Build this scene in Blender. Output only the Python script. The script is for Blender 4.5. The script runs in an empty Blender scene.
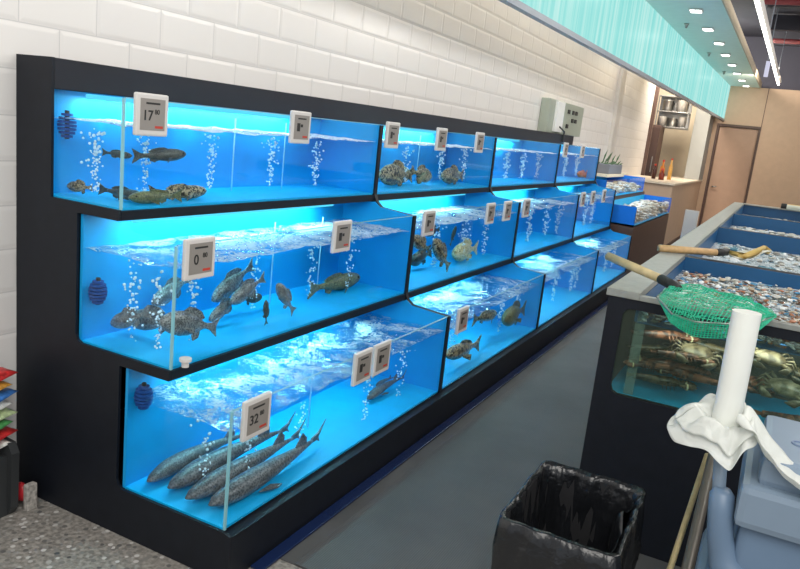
import bpy, bmesh, math, random
import numpy as np
from mathutils import Vector, Matrix, noise
random.seed(7)
S = bpy.context.scene
C = S.collection
PI = math.pi

# ------------------------------------------------------------------ camera
FPX, YAW, PITCH, ROLL = 741.17, .4542, -.2092, .109
CAM = np.array([2.3697, -1.7279, 1.5])
_F = np.array([-math.sin(YAW)*math.cos(PITCH), math.cos(YAW)*math.cos(PITCH), math.sin(PITCH)])
_R0 = np.array([math.cos(YAW), math.sin(YAW), 0.]); _U0 = np.cross(_R0, _F)
_R = math.cos(ROLL)*_R0 + math.sin(ROLL)*_U0
_U = np.cross(_R, _F)
def at(px, py, ax, val):
    """the place in the shop where a sight line meets the plane ax = val"""
    d = _F + _R*(px-400)/FPX - _U*(py-284.5)/FPX
    i = 'xyz'.index(ax); t = (val-CAM[i])/d[i]
    return Vector(CAM + t*d)
cd = bpy.data.cameras.new('camera'); cam = bpy.data.objects.new('camera', cd); C.objects.link(cam)
cam.matrix_world = Matrix(((_R[0], _U[0], -_F[0], CAM[0]), (_R[1], _U[1], -_F[1], CAM[1]), (_R[2], _U[2], -_F[2], CAM[2]), (0, 0, 0, 1)))
cd.sensor_width = 36; cd.sensor_fit = 'HORIZONTAL'; cd.lens = FPX/800*36; cd.clip_start = .05; cd.clip_end = 100
S.camera = cam

# ------------------------------------------------------------------ materials
def newmat(name):
    m = bpy.data.materials.new(name); m.use_nodes = True
    nt = m.node_tree; nt.nodes.clear()
    o = nt.nodes.new('ShaderNodeOutputMaterial')
    return m, nt, o
def nd(nt, typ, **k):
    n = nt.nodes.new(typ)
    for a, v in k.items():
        if a in ('op',): n.operation = v
        else:
            try: n.inputs[a.replace('_', ' ')].default_value = v
            except Exception: setattr(n, a, v)
    return n
def setin(n, **k):
    for a, v in k.items(): n.inputs[a.replace('_', ' ')].default_value = v
def c4(c): return (c[0], c[1], c[2], 1)
def s2l(r, g, b):
    f = lambda v: (v/255/12.92 if v/255 <= .04045 else ((v/255+.055)/1.055)**2.4)
    return (f(r), f(g), f(b))
def ramp(nt, fac, stops):
    r = nt.nodes.new('ShaderNodeValToRGB')
    while len(r.color_ramp.elements) < len(stops): r.color_ramp.elements.new(.5)
    for e, (p, c) in zip(r.color_ramp.elements, stops): e.position = p; e.color = c4(c)
    nt.links.new(fac, r.inputs['Fac']); return r.outputs['Color']
def coords(nt, kind='Object', scale=(1, 1, 1)):
    t = nt.nodes.new('ShaderNodeTexCoord'); mp = nt.nodes.new('ShaderNodeMapping')
    mp.inputs['Scale'].default_value = scale
    nt.links.new(t.outputs[kind], mp.inputs['Vector']); return mp.outputs['Vector']
def world_coords(nt, scale=(1, 1, 1)):
    t = nt.nodes.new('ShaderNodeNewGeometry'); mp = nt.nodes.new('ShaderNodeMapping')
    mp.inputs['Scale'].default_value = scale
    nt.links.new(t.outputs['Position'], mp.inputs['Vector']); return mp.outputs['Vector']
def mat(name, col, rough=.5, metal=0, spec=.5, var=0, vscale=8, bump=0, bscale=40, emit=None, estr=0, alpha=1, trans=0, coat=0):
    m, nt, o = newmat(name)
    b = nt.nodes.new('ShaderNodeBsdfPrincipled'); nt.links.new(b.outputs[0], o.inputs[0])
    b.inputs['Base Color'].default_value = c4(col); b.inputs['Roughness'].default_value = rough
    b.inputs['Metallic'].default_value = metal; b.inputs['Specular IOR Level'].default_value = spec
    b.inputs['Coat Weight'].default_value = coat
    n = nt.nodes.new('ShaderNodeTexNoise'); n.inputs['Scale'].default_value = vscale; n.inputs['Detail'].default_value = 4
    nt.links.new(world_coords(nt), n.inputs['Vector'])
    v = var if var else .03
    c = ramp(nt, n.outputs['Fac'], [(.3, tuple(x*(1-v) for x in col)), (.7, tuple(min(1, x*(1+v)) for x in col))])
    nt.links.new(c, b.inputs['Base Color'])
    if bump:
        n2 = nt.nodes.new('ShaderNodeTexNoise'); n2.inputs['Scale'].default_value = bscale; n2.inputs['Detail'].default_value = 5
        nt.links.new(coords(nt), n2.inputs['Vector'])
        bp = nt.nodes.new('ShaderNodeBump'); bp.inputs['Strength'].default_value = bump; bp.inputs['Distance'].default_value = .01
        nt.links.new(n2.outputs['Fac'], bp.inputs['Height']); nt.links.new(bp.outputs[0], b.inputs['Normal'])
    if emit: b.inputs['Emission Color'].default_value = c4(emit); b.inputs['Emission Strength'].default_value = estr
    if trans: b.inputs['Transmission Weight'].default_value = trans
    return m
def schlick(nt, f0, normal=None, wt=1.):
    lw = nt.nodes.new('ShaderNodeLayerWeight'); lw.inputs[0].default_value = .5
    if normal: nt.links.new(normal, lw.inputs['Normal'])
    p = nt.nodes.new('ShaderNodeMath'); p.operation = 'POWER'; p.inputs[1].default_value = 5; nt.links.new(lw.outputs['Facing'], p.inputs[0])
    q = nt.nodes.new('ShaderNodeMath'); q.operation = 'MULTIPLY_ADD'; q.inputs[1].default_value = (1-f0)*wt; q.inputs[2].default_value = f0*wt; nt.links.new(p.outputs[0], q.inputs[0])
    return q
def glassmat(name, tint=(.93, .98, 1), ior=1.35, rough=.02, haze=0, hazecol=(.6, .8, 1)):
    m, nt, o = newmat(name)
    t = nt.nodes.new('ShaderNodeBsdfTransparent'); t.inputs[0].default_value = c4(tint)
    g = nt.nodes.new('ShaderNodeBsdfGlossy'); g.inputs['Roughness'].default_value = rough
    f = schlick(nt, ((ior-1)/(ior+1))**2*1.2, None, .5)
    mx = nt.nodes.new('ShaderNodeMixShader')
    nt.links.new(f.outputs[0], mx.inputs[0]); nt.links.new(t.outputs[0], mx.inputs[1]); nt.links.new(g.outputs[0], mx.inputs[2])
    out = mx
    if haze:
        d = nt.nodes.new('ShaderNodeBsdfDiffuse'); d.inputs[0].default_value = c4(hazecol)
        m2 = nt.nodes.new('ShaderNodeMixShader'); m2.inputs[0].default_value = haze
        nt.links.new(mx.outputs[0], m2.inputs[1]); nt.links.new(d.outputs[0], m2.inputs[2]); out = m2
    nt.links.new(out.outputs[0], o.inputs[0])
    return m
def watermat(name, lo=.56, hi=.66, tint=(.82, .95, 1), scale=(1, 1, 1), foam_glitter=(.85, .92, .96)):
    """clear water with painted white streaks of froth and reflected light"""
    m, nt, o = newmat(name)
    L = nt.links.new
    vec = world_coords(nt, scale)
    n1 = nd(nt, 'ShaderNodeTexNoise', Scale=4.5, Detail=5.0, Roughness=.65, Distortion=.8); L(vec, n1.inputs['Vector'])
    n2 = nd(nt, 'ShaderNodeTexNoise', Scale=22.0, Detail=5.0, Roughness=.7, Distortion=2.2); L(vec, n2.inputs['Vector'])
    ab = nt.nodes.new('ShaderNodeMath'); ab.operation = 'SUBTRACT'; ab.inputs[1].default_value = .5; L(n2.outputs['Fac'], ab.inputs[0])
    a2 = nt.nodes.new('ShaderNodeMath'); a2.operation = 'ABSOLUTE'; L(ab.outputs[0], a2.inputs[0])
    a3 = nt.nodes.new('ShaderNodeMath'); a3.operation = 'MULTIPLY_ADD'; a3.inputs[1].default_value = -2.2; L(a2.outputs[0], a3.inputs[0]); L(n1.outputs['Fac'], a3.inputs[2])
    rp = ramp(nt, a3.outputs[0], [(lo-.12, (0, 0, 0)), (hi-.12, (1, 1, 1))])  # streak mask: froth plus ceiling light reflections painted into the surface
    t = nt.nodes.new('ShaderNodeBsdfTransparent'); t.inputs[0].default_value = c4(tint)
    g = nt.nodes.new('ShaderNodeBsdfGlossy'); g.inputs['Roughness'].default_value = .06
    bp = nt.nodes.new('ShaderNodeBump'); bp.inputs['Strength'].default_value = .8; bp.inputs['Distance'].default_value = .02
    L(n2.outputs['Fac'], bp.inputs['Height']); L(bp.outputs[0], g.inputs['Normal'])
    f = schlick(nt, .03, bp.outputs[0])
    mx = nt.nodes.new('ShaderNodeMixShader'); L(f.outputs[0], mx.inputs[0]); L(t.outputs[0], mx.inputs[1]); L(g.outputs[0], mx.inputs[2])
    d = nt.nodes.new('ShaderNodeBsdfDiffuse'); d.inputs[0].default_value = c4(foam_glitter)
    tl = nt.nodes.new('ShaderNodeBsdfTranslucent'); tl.inputs[0].default_value = c4(foam_glitter)
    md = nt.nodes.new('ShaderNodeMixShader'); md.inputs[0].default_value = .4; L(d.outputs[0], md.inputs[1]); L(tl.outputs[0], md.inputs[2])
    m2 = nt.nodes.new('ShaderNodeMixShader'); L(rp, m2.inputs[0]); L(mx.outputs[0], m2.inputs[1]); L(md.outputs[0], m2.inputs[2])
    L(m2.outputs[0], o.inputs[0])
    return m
def tilemat():
    m, nt, o = newmat('bevelled white wall tile'); L = nt.links.new
    t = nt.nodes.new('ShaderNodeNewGeometry'); sp = nt.nodes.new('ShaderNodeSeparateXYZ'); L(t.outputs['Position'], sp.inputs[0])
    cb = nt.nodes.new('ShaderNodeCombineXYZ'); L(sp.outputs['Y'], cb.inputs['X']); L(sp.outputs['Z'], cb.inputs['Y'])
    def brick(mort, smooth):
        b = nt.nodes.new('ShaderNodeTexBrick'); L(cb.outputs[0], b.inputs['Vector'])
        b.inputs['Scale'].default_value = 1; b.inputs['Brick Width'].default_value = .32; b.inputs['Row Height'].default_value = .155
        b.inputs['Mortar Size'].default_value = mort; b.inputs['Mortar Smooth'].default_value = smooth; b.offset = .5
        b.inputs['Color1'].default_value = c4((.86, .84, .81)); b.inputs['Color2'].default_value = c4((.83, .81, .785)); b.inputs['Mortar'].default_value = c4((.68, .665, .65))
        return b
    b1 = brick(.0025, .2); b2 = brick(.02, 1.)
    pr = nt.nodes.new('ShaderNodeBsdfPrincipled'); pr.inputs['Roughness'].default_value = .22; pr.inputs['Specular IOR Level'].default_value = .35
    L(b1.outputs['Color'], pr.inputs['Base Color'])
    bp = nt.nodes.new('ShaderNodeBump'); bp.inputs['Strength'].default_value = .22; bp.inputs['Distance'].default_value = .008; bp.invert = True
    L(b2.outputs['Fac'], bp.inputs['Height']); L(bp.outputs[0], pr.inputs['Normal'])
    L(pr.outputs[0], o.inputs[0]); return m
def terrazzo():
    m, nt, o = newmat('terrazzo'); L = nt.links.new
    v = nd(nt, 'ShaderNodeTexVoronoi', Scale=42.0); v.feature = 'F1'; L(world_coords(nt), v.inputs['Vector'])
    n = nd(nt, 'ShaderNodeTexNoise', Scale=60.0, Detail=4.0); L(world_coords(nt), n.inputs['Vector'])
    sp = nt.nodes.new('ShaderNodeSeparateColor'); L(v.outputs['Color'], sp.inputs[0])
    chip = ramp(nt, sp.outputs[0], [(.0, (.10, .10, .10)), (.3, (.22, .21, .19)), (.72, (.30, .29, .27)), (.9, (.62, .60, .57))])
    base = ramp(nt, n.outputs['Fac'], [(.35, (.20, .185, .165)), (.65, (.40, .375, .335))])
    msk = ramp(nt, v.outputs['Distance'], [(.32, (1, 1, 1)), (.42, (0, 0, 0))])
    mx = nt.nodes.new('ShaderNodeMix'); mx.data_type = 'RGBA'; L(msk, mx.inputs[0]); L(base, mx.inputs[6]); L(chip, mx.inputs[7])
    pr = nt.nodes.new('ShaderNodeBsdfPrincipled'); pr.inputs['Roughness'].default_value = .45; L(mx.outputs[2], pr.inputs['Base Color'])
    L(pr.outputs[0], o.inputs[0]); return m
def fishmat(name, dark, light, scale=60, mix=.5, spots=False, belly=None):
    m, nt, o = newmat(name); L = nt.links.new
    vec = coords(nt, 'Object')
    if spots:
        v = nd(nt, 'ShaderNodeTexNoise', Scale=scale, Detail=3.0, Distortion=1.0)
        L(vec, v.inputs['Vector']); col = ramp(nt, v.outputs['Fac'], [(mix-.06, dark), (mix+.05, light)])
    else:
        v = nd(nt, 'ShaderNodeTexVoronoi', Scale=scale*2); L(vec, v.inputs['Vector'])
        n = nd(nt, 'ShaderNodeTexNoise', Scale=scale*.3, Detail=3.0); L(vec, n.inputs['Vector'])
        ad = nt.nodes.new('ShaderNodeMath'); ad.operation = 'MULTIPLY'; L(v.outputs['Distance'], ad.inputs[0]); L(n.outputs['Fac'], ad.inputs[1])
        col = ramp(nt, ad.outputs[0], [(.08, dark), (.42, light)])
    if belly:
        sp = nt.nodes.new('ShaderNodeSeparateXYZ'); L(vec, sp.inputs[0])
        r2 = ramp(nt, sp.outputs['Z'], [(0, (1, 1, 1)), (.001, (0, 0, 0))])
        mr = nt.nodes.new('ShaderNodeMapRange'); mr.inputs[1].default_value = -.25; mr.inputs[2].default_value = .02; L(sp.outputs['Z'], mr.inputs[0])
        mx = nt.nodes.new('ShaderNodeMix'); mx.data_type = 'RGBA'; L(mr.outputs[0], mx.inputs[0]); mx.inputs[6].default_value = c4(belly); L(col, mx.inputs[7])
        col = mx.outputs[2]
    pr = nt.nodes.new('ShaderNodeBsdfPrincipled'); pr.inputs['Roughness'].default_value = .35; L(col, pr.inputs['Base Color'])
    L(pr.outputs[0], o.inputs[0]); return m
def streaks():
    m, nt, o = newmat('backlit teal panel'); L = nt.links.new
    vec = world_coords(nt, (9, 9, .25))
    n = nd(nt, 'ShaderNodeTexNoise', Scale=1.0, Detail=5.0, Roughness=.65, Distortion=.3); L(vec, n.inputs['Vector'])
    col = ramp(nt, n.outputs['Fac'], [(.28, s2l(118, 212, 210)), (.5, s2l(158, 228, 222)), (.72, s2l(214, 244, 238))])
    e = nt.nodes.new('ShaderNodeEmission'); e.inputs[1].default_value = 1.0; L(col, e.inputs[0])
    g = nt.nodes.new('ShaderNodeBsdfGlossy'); g.inputs['Roughness'].default_value = .3; g.inputs[0].default_value = (.02, .02, .02, 1)
    a = nt.nodes.new('ShaderNodeAddShader'); L(e.outputs[0], a.inputs[0]); L(g.outputs[0], a.inputs[1]); L(a.outputs[0], o.inputs[0]); return m
def matrubber():
    m, nt, o = newmat('ribbed rubber mat'); L = nt.links.new
    w = nd(nt, 'ShaderNodeTexWave', Scale=40.0); w.bands_direction = 'X'; L(world_coords(nt), w.inputs['Vector'])
    w2 = nd(nt, 'ShaderNodeTexWave', Scale=40.0); w2.bands_direction = 'Y'; L(world_coords(nt), w2.inputs['Vector'])
    mu = nt.nodes.new('ShaderNodeMath'); mu.operation = 'MULTIPLY'; L(w.outputs['Fac'], mu.inputs[0]); L(w2.outputs['Fac'], mu.inputs[1])
    n = nd(nt, 'ShaderNodeTexNoise', Scale=2.2, Detail=5.0); L(world_coords(nt), n.inputs['Vector'])
    col = ramp(nt, n.outputs['Fac'], [(.3, (.070, .070, .070)), (.7, (.115, .115, .112))])
    pr = nt.nodes.new('ShaderNodeBsdfPrincipled'); pr.inputs['Roughness'].default_value = .48; L(col, pr.inputs['Base Color'])
    bp = nt.nodes.new('ShaderNodeBump'); bp.inputs['Strength'].default_value = .5; bp.inputs['Distance'].default_value = .004; L(mu.outputs[0], bp.inputs['Height']); L(bp.outputs[0], pr.inputs['Normal'])
    L(pr.outputs[0], o.inputs[0]); return m
def emis(name, col, st):
    m, nt, o = newmat(name); e = nt.nodes.new('ShaderNodeEmission'); e.inputs[0].default_value = c4(col); e.inputs[1].default_value = st
    nt.links.new(e.outputs[0], o.inputs[0]); return m

def filmmat():
    m, nt, o = newmat('translucent white film')
    p = nt.nodes.new('ShaderNodeBsdfPrincipled'); p.inputs['Base Color'].default_value = (.86, .88, .84, 1); p.inputs['Roughness'].default_value = .32
    tl = nt.nodes.new('ShaderNodeBsdfTranslucent'); tl.inputs[0].default_value = (.86, .88, .84, 1)
    tr = nt.nodes.new('ShaderNodeBsdfTransparent')
    n = nd(nt, 'ShaderNodeTexNoise', Scale=30.0, Detail=4.0, Distortion=1.2); nt.links.new(world_coords(nt), n.inputs['Vector'])
    bp = nt.nodes.new('ShaderNodeBump'); bp.inputs['Strength'].default_value = .5; bp.inputs['Distance'].default_value = .01
    nt.links.new(n.outputs['Fac'], bp.inputs['Height']); nt.links.new(bp.outputs[0], p.inputs['Normal'])
    a = nt.nodes.new('ShaderNodeMixShader'); a.inputs[0].default_value = .3; nt.links.new(p.outputs[0], a.inputs[1]); nt.links.new(tl.outputs[0], a.inputs[2])
    b = nt.nodes.new('ShaderNodeMixShader'); b.inputs[0].default_value = .14; nt.links.new(a.outputs[0], b.inputs[1]); nt.links.new(tr.outputs[0], b.inputs[2])
    nt.links.new(b.outputs[0], o.inputs[0]); return m
M = dict(
 black=mat('black laminate board', (.0075, .0095, .015), .5, var=.15, vscale=20, spec=.3),
 blacktop=mat('black header board', (.012, .013, .019), .5, var=.1, spec=.35),
 blue=mat('blue tank liner', (.002, .335, .74), .45, var=.05),
 bluefloor=mat('bright blue tank floor', (.0, .45, .86), .5, var=.06, vscale=14),
 glass=glassmat('tank glass', (.95, .985, 1), 1.4),
 seam=mat('silicone seam', (.25, .55, .62), .3),
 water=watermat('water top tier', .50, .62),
 tile=tilemat(), terrazzo=terrazzo(), mat=matrubber(),
 white=mat('white plastic', (.70, .67, .64), .4),
 screen=mat('grey label screen', (.30, .275, .25), .35),
 ink=mat('black ink', (.02, .02, .02), .6), red=mat('red ink', (.55, .05, .03), .6),
 tube=emis('cyan white light tube', (.10, .70, 1), 1.1),
 bubble=mat('air bubble', (.75, .92, 1), .15, emit=None, spec=1),
 bag=mat('black bin liner', (.010, .011, .013), .2, bump=1.0, bscale=18, spec=.6),
 bin=mat('black bin plastic', (.02, .02, .022), .5),
 rim=mat('grey stone rim', (.28, .29, .265), .4, var=.12, vscale=30),
 deepblue=mat('deep blue island liner', (.008, .09, .23), .4),
 shell=None, teal=streaks(),
 greytrim=mat('grey metal trim', (.22, .25, .30), .35, metal=.3),
 soffit=mat('pale soffit paint', (.80, .96, .93), .6),
 tan=mat('tan wall panel', s2l(196, 166, 140), .5, var=.04),
 tandoor=mat('tan door panel', s2l(170, 138, 116), .45, var=.04),
 brown=mat('brown laminate', s2l(84, 62, 54), .5, var=.1),
 darkceil=mat('dark ceiling deck', (.075, .075, .105), .8),
 redpipe=mat('red sprinkler pipe', (.25, .03, .04), .5),
 lampglow=emis('lamp diffuser', (1, .98, .92), 7),
 greyblue=mat('grey blue cart plastic', s2l(100, 122, 146), .4, var=.04),
 greyblue2=mat('pale grey blue lid plastic', s2l(124, 142, 160), .4, var=.04),
 film=filmmat(),
 roll=mat('white film roll', (.80, .82, .77), .35),
 wood=mat('pale wood handle', s2l(190, 172, 128), .5, var=.15, vscale=40),
 wood2=mat('tan wood handle', s2l(206, 168, 118), .5, var=.15, vscale=40),
 steel=mat('brushed steel', (.45, .44, .42), .3, metal=.9),
 greennet=mat('green net cord', (.015, .52, .30), .5),
 yellownet=mat('yellow net cloth', (.72, .50, .16), .6),
 palenet=mat('pale net cloth', (.62, .62, .52), .6),
 sponge=mat('blue sponge filter', (.005, .07, .30), .8, bump=.8, bscale=80),
 eboxm=mat('grey green enamel', s2l(164, 172, 158), .45),
 concrete=mat('grey column paint', s2l(150, 150, 146), .6),
 plaster=mat('cream plaster', s2l(214, 198, 172), .6),
 pilaster=mat('white pilaster', s2l(214, 208, 200), .5),
 eye=mat('fish eye', (.01, .01, .01), .1),
 bluekerb=mat('glossy blue kerb film', (.006, .018, .075), .25),  # even glossy blue of the strip itself, no emission
)

# ------------------------------------------------------------------ mesh helpers
def bm_new(): return bmesh.new()
def add_box(bm, x0, x1, y0, y1, z0, z1, bevel=0, mi=0):
    r = bmesh.ops.create_cube(bm, size=1); vs = r['verts']
    for v in vs: v.co = Vector(((x0+x1)/2+v.co.x*(x1-x0), (y0+y1)/2+v.co.y*(y1-y0), (z0+z1)/2+v.co.z*(z1-z0)))
    fs = list({f for v in vs for f in v.link_faces})
    for f in fs: f.material_index = mi
    if bevel:
        es = list({e for v in vs for e in v.link_edges})
        r = bmesh.ops.bevel(bm, geom=es, offset=bevel, segments=2, affect='EDGES', profile=.6)
        for f in r['faces']: f.material_index = mi
def add_prism(bm, pts, axis, a, b):
    """polygon pts extruded along axis from a to b; pts are the two other coordinates in xyz order"""
    def P(p, t):
        return {'x': Vector((t, p[0], p[1])), 'y': Vector((p[0], t, p[1])), 'z': Vector((p[0], p[1], t))}[axis]
    v0 = [bm.verts.new(P(p, a)) for p in pts]; v1 = [bm.verts.new(P(p, b)) for p in pts]
    n = len(pts)
    bm.faces.new(v0); bm.faces.new(v1[::-1])
    for i in range(n): bm.faces.new((v0[i], v1[i], v1[(i+1) % n], v0[(i+1) % n]))
    bmesh.ops.recalc_face_normals(bm, faces=bm.faces)
def add_tube(bm, pts, r, n=10, cap=True):
    pts = [Vector(p) for p in pts]; rr = r if isinstance(r, (list, tuple)) else [r]*len(pts)
    rings = []; up = Vector((0, 0, 1))
    for i, p in enumerate(pts):
        d = (pts[min(i+1, len(pts)-1)] - pts[max(i-1, 0)]).normalized()
        a = d.cross(up if abs(d.z) < .95 else Vector((1, 0, 0))).normalized(); b = d.cross(a)
        rings.append([bm.verts.new(p + (a*math.cos(2*PI*k/n) + b*math.sin(2*PI*k/n))*rr[i]) for k in range(n)])
    for A, B in zip(rings, rings[1:]):
        for k in range(n): bm.faces.new((A[k], A[(k+1) % n], B[(k+1) % n], B[k]))
    if cap: bm.faces.new(rings[0][::-1]); bm.faces.new(rings[-1])
def add_ball(bm, c, r, sub=1, sc=(1, 1, 1)):
    q = bmesh.ops.create_icosphere(bm, subdivisions=sub, radius=r)
    for v in q['verts']: v.co = Vector((v.co.x*sc[0], v.co.y*sc[1], v.co.z*sc[2])) + Vector(c)
    return q['verts']
def add_grid(bm, nu, nv, f):
    g = [[bm.verts.new(f(i/nu, j/nv)) for j in range(nv+1)] for i in range(nu+1)]
    for i in range(nu):
        for j in range(nv): bm.faces.new((g[i][j], g[i+1][j], g[i+1][j+1], g[i][j+1]))
    return g
def obj(name, bm, m, parent=None, smooth=False, loc=None, solid=0, wire=0):
    me = bpy.data.meshes.new(name)
    if not isinstance(bm, bpy.types.Mesh):
        bmesh.ops.recalc_face_normals(bm, faces=bm.faces) if not (solid or wire) else None
        bm.to_mesh(me); bm.free()
    for q in (m if isinstance(m, (list, tuple)) else [m]): me.materials.append(q)
    if smooth:
        for p in me.polygons: p.use_smooth = True
    o = bpy.data.objects.new(name, me); C.objects.link(o)
    if parent: o.parent = parent
    if loc is not None: o.location = loc
    if solid: k = o.modifiers.new('thick', 'SOLIDIFY'); k.thickness = solid; k.offset = 0
    if wire: k = o.modifiers.new('cords', 'WIREFRAME'); k.thickness = wire; k.use_replace = True
    return o
def tag(o, label=None, cat=None, group=None, kind=None):
    if label: o['label'] = label
    if cat: o['category'] = cat
    if group: o['group'] = group
    if kind: o['kind'] = kind
    return o
def thing(name, label, cat, loc=(0, 0, 0), rotz=0, group=None):
    o = bpy.data.objects.new(name, None); C.objects.link(o); o.empty_display_size = .05
    o.location = loc; o.rotation_euler = (0, 0, rotz)
    return tag(o, label, cat, group)
def box(name, m, parent, x0, x1, y0, y1, z0, z1, bevel=0, **k):
    b = bm_new(); add_box(b, x0, x1, y0, y1, z0, z1, bevel); return obj(name, b, m, parent, **k)
def struct(o): o['kind'] = 'structure'; return o
def copy_tree(o, parent=None):
    c = o.copy(); C.objects.link(c)
    if parent: c.parent = parent
    for ch in list(o.children): copy_tree(ch, c)
    return c
def area(name, loc, target, sx, sy, power, col, spread=PI):
    l = bpy.data.lights.new(name, 'AREA'); l.shape = 'RECTANGLE'; l.size = sx; l.size_y = sy; l.energy = power; l.color = col; l.spread = spread
    o = bpy.data.objects.new(name, l); C.objects.link(o); o.location = loc
    d = (Vector(target) - Vector(loc)).normalized()
    z = -d; y = Vector((0, 1, 0)) - z*z.y; y.normalize(); x = y.cross(z)
    o.rotation_euler = Matrix((x, y, z)).transposed().to_euler()
    return o
def text_bm(s, size, ext=.0006):
    cu = bpy.data.curves.new('t', 'FONT'); cu.body = s; cu.size = size; cu.extrude = ext; cu.align_x = 'CENTER'; cu.align_y = 'CENTER'; cu.offset = size*.012
    t = bpy.data.objects.new('t', cu); C.objects.link(t)
    dg = bpy.context.evaluated_depsgraph_get(); dg.update()
    me = bpy.data.meshes.new_from_object(t.evaluated_get(dg))
    b = bm_new(); b.from_mesh(me); bpy.data.objects.remove(t); bpy.data.meshes.remove(me); return b

# ------------------------------------------------------------------ setting
struct(box('floor', M['terrazzo'], None, -.2, 8, -5, 15.2, -.1, 0))
struct(box('wall_left', M['tile'], None, -.2, 0, -5, 12.85, 0, 4.2))
wb = bm_new(); add_box(wb, .7, 1.03, 15, 15.2, 0, 3); add_box(wb, 1.03, 1.76, 15, 15.2, 2.2, 3); add_box(wb, 1.76, 8, 15, 15.2, 0, 3); add_box(wb, 1.03, 1.76, 15.1, 15.2, 0, 2.2)
struct(obj('wall_back', wb, M['tan']))
for i, x in enumerate((1.80, 3.2)):
    struct(box('trim_%d' % (i+1), M['brown'], None, x-.006, x+.006, 14.985, 15.001, 0, 3.0))
dr = struct(box('door_1', M['tandoor'], None, 1.04, 1.75, 15.03, 15.08, 0, 2.19))
fr = bm_new(); add_box(fr, .985, 1.03, 14.97, 15.02, 0, 2.25, .003); add_box(fr, 1.76, 1.80, 14.97, 15.02, 0, 2.25, .003); add_box(fr, 1.03, 1.76, 14.97, 15.02, 2.2, 2.25, .003)
obj('door_frame', fr, M['brown'], dr)
hb = bm_new(); add_tube(hb, [(1.11, 15.03, .98), (1.11, 14.96, .98), (1.19, 14.95, .98)], .012); obj('door_handle', hb, M['steel'], dr, smooth=True)
# kitchen behind the servery opening
struct(box('wall_kitchen', M['plaster'], None, -1.6, .69, 15.0, 15.2, 0, 4.0))
struct(box('wall_kitchen_side', M['plaster'], None, -1.8, -1.6, 12.85, 15.2, 0, 4.2))
hw = bm_new(); add_prism(hw, [(0.004, 10.4), (.9, 10.4), (.88, 14.96), (.78, 14.96), (.8, 10.5), (.004, 10.5)], 'z', 0, 1.06)
t = thing('servery_counter', 'tan half wall with a pale counter top below the kitchen opening', 'counter')
obj('half_wall', hw, M['tan'], t)
ct = bm_new(); add_prism(ct, [(0.004, 10.36), (.93, 10.36), (.91, 14.96), (.3, 14.96), (.3, 12.8), (0.004, 12.8)], 'z', 1.06, 1.09)
obj('counter_top', ct, mat('cream counter top', s2l(216, 200, 178), .35), t)
sk = bm_new(); add_prism(sk, [(.901, 10.4), (.915, 10.4), (.895, 14.96), (.881, 14.96)], 'z', 0, .09); obj('skirting', sk, M['brown'], t)
struct(box('trim_3', M['concrete'], None, .62, .90, 14.2, 14.98, 1.09, 3.6, .004))
struct(box('trim_4', M['pilaster'], None, 0, .05, 9.55, 9.85, 0, 4.1, .004))
struct(box('trim_5', M['brown'], None, -.02, .06, 12.86, 12.95, 0, 4.1, .004))
t = thing('tall_cupboard', 'dark brown tall cupboard standing inside the kitchen opening', 'cupboard')
box('body', M['brown'], t, -.32, .12, 13.45, 14.0, 0, 2.05, .006)
box('door', mat('dark brown door', s2l(70, 52, 46), .4), t, -.12, .12, 13.43, 13.45, .1, 2.0, .004)
o = box('handle', M['steel'], t, .06, .075, 13.405, 13.43, 1.15, 1.45, .003); o['label'] = 'steel bar handle'
t = thing('extractor_hood', 'steel shelf unit with hanging pots in the kitchen opening', 'shelf')
box('back_panel', M['steel'], t, -.05, .55, 14.05, 14.08, 2.02, 2.62)
for k, z in enumerate((2.03, 2.32, 2.61)): box('shelf', M['steel'], t, -.05, .55, 13.75, 14.05, z, z+.02, .003)
for x in (-.05, .53): box('post', M['steel'], t, x, x+.02, 13.75, 13.77, 2.02, 2.62)
for k, (x, z, h, r) in enumerate(((.06, 2.05, .18, .09), (.26, 2.05, .16, .08), (.43, 2.05, .2, .07), (.12, 2.34, .2, .1), (.38, 2.34, .22, .1))):
    b = bm_new(); add_tube(b, [(0, 0, 0), (0, 0, h), (0, 0, h+.005)], [r, r, r*1.06], 16)
    add_tube(b, [(-r, 0, h*.7), (-r-.03, 0, h*.75), (-r-.03, 0, h*.5), (-r, 0, h*.45)], .006, 6)
    wh = ('bottom shelf at its left end', 'bottom shelf in its middle', 'bottom shelf at its right end', 'middle shelf on its left', 'middle shelf on its right')[k]
    tag(obj('steel_pot', b, M['steel'] if k % 2 else M['pilaster'], None, True, (x, 13.9, z)), 'cooking pot on the kitchen unit, ' + wh, 'pot', 'pots on the kitchen shelf unit')
for k, (x, y, h, r, c, n, l) in enumerate((
    (.42, 11.6, .22, .035, s2l(70, 30, 20), 'sauce_bottle', 'dark brown sauce bottle on the servery counter, leftmost of the bottles'),
    (.50, 11.9, .30, .04, s2l(200, 120, 40), 'juice_bottle', 'tall orange bottle on the servery counter behind the brown one'),
    (.56, 11.5, .16, .045, s2l(120, 40, 24), 'spice_jar', 'red brown jar on the servery counter beside the orange bottle'),
    (.62, 12.0, .34, .035, s2l(220, 170, 90), 'oil_bottle', 'pale yellow oil bottle on the servery counter, tallest of the bottles'))):
    t = thing(n, l, 'bottle' if 'jar' not in n else 'jar', (x, y, 1.09))
    b = bm_new(); add_tube(b, [(0, 0, 0), (0, 0, h*.65), (0, 0, h*.8), (0, 0, h)], [r, r, r*.45, r*.4], 14); obj('body', b, mat(n, c, .25), t, True)
    b = bm_new(); add_tube(b, [(0, 0, h), (0, 0, h+.03)], r*.5, 12); obj('cap', b, M['red'], t)

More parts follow.
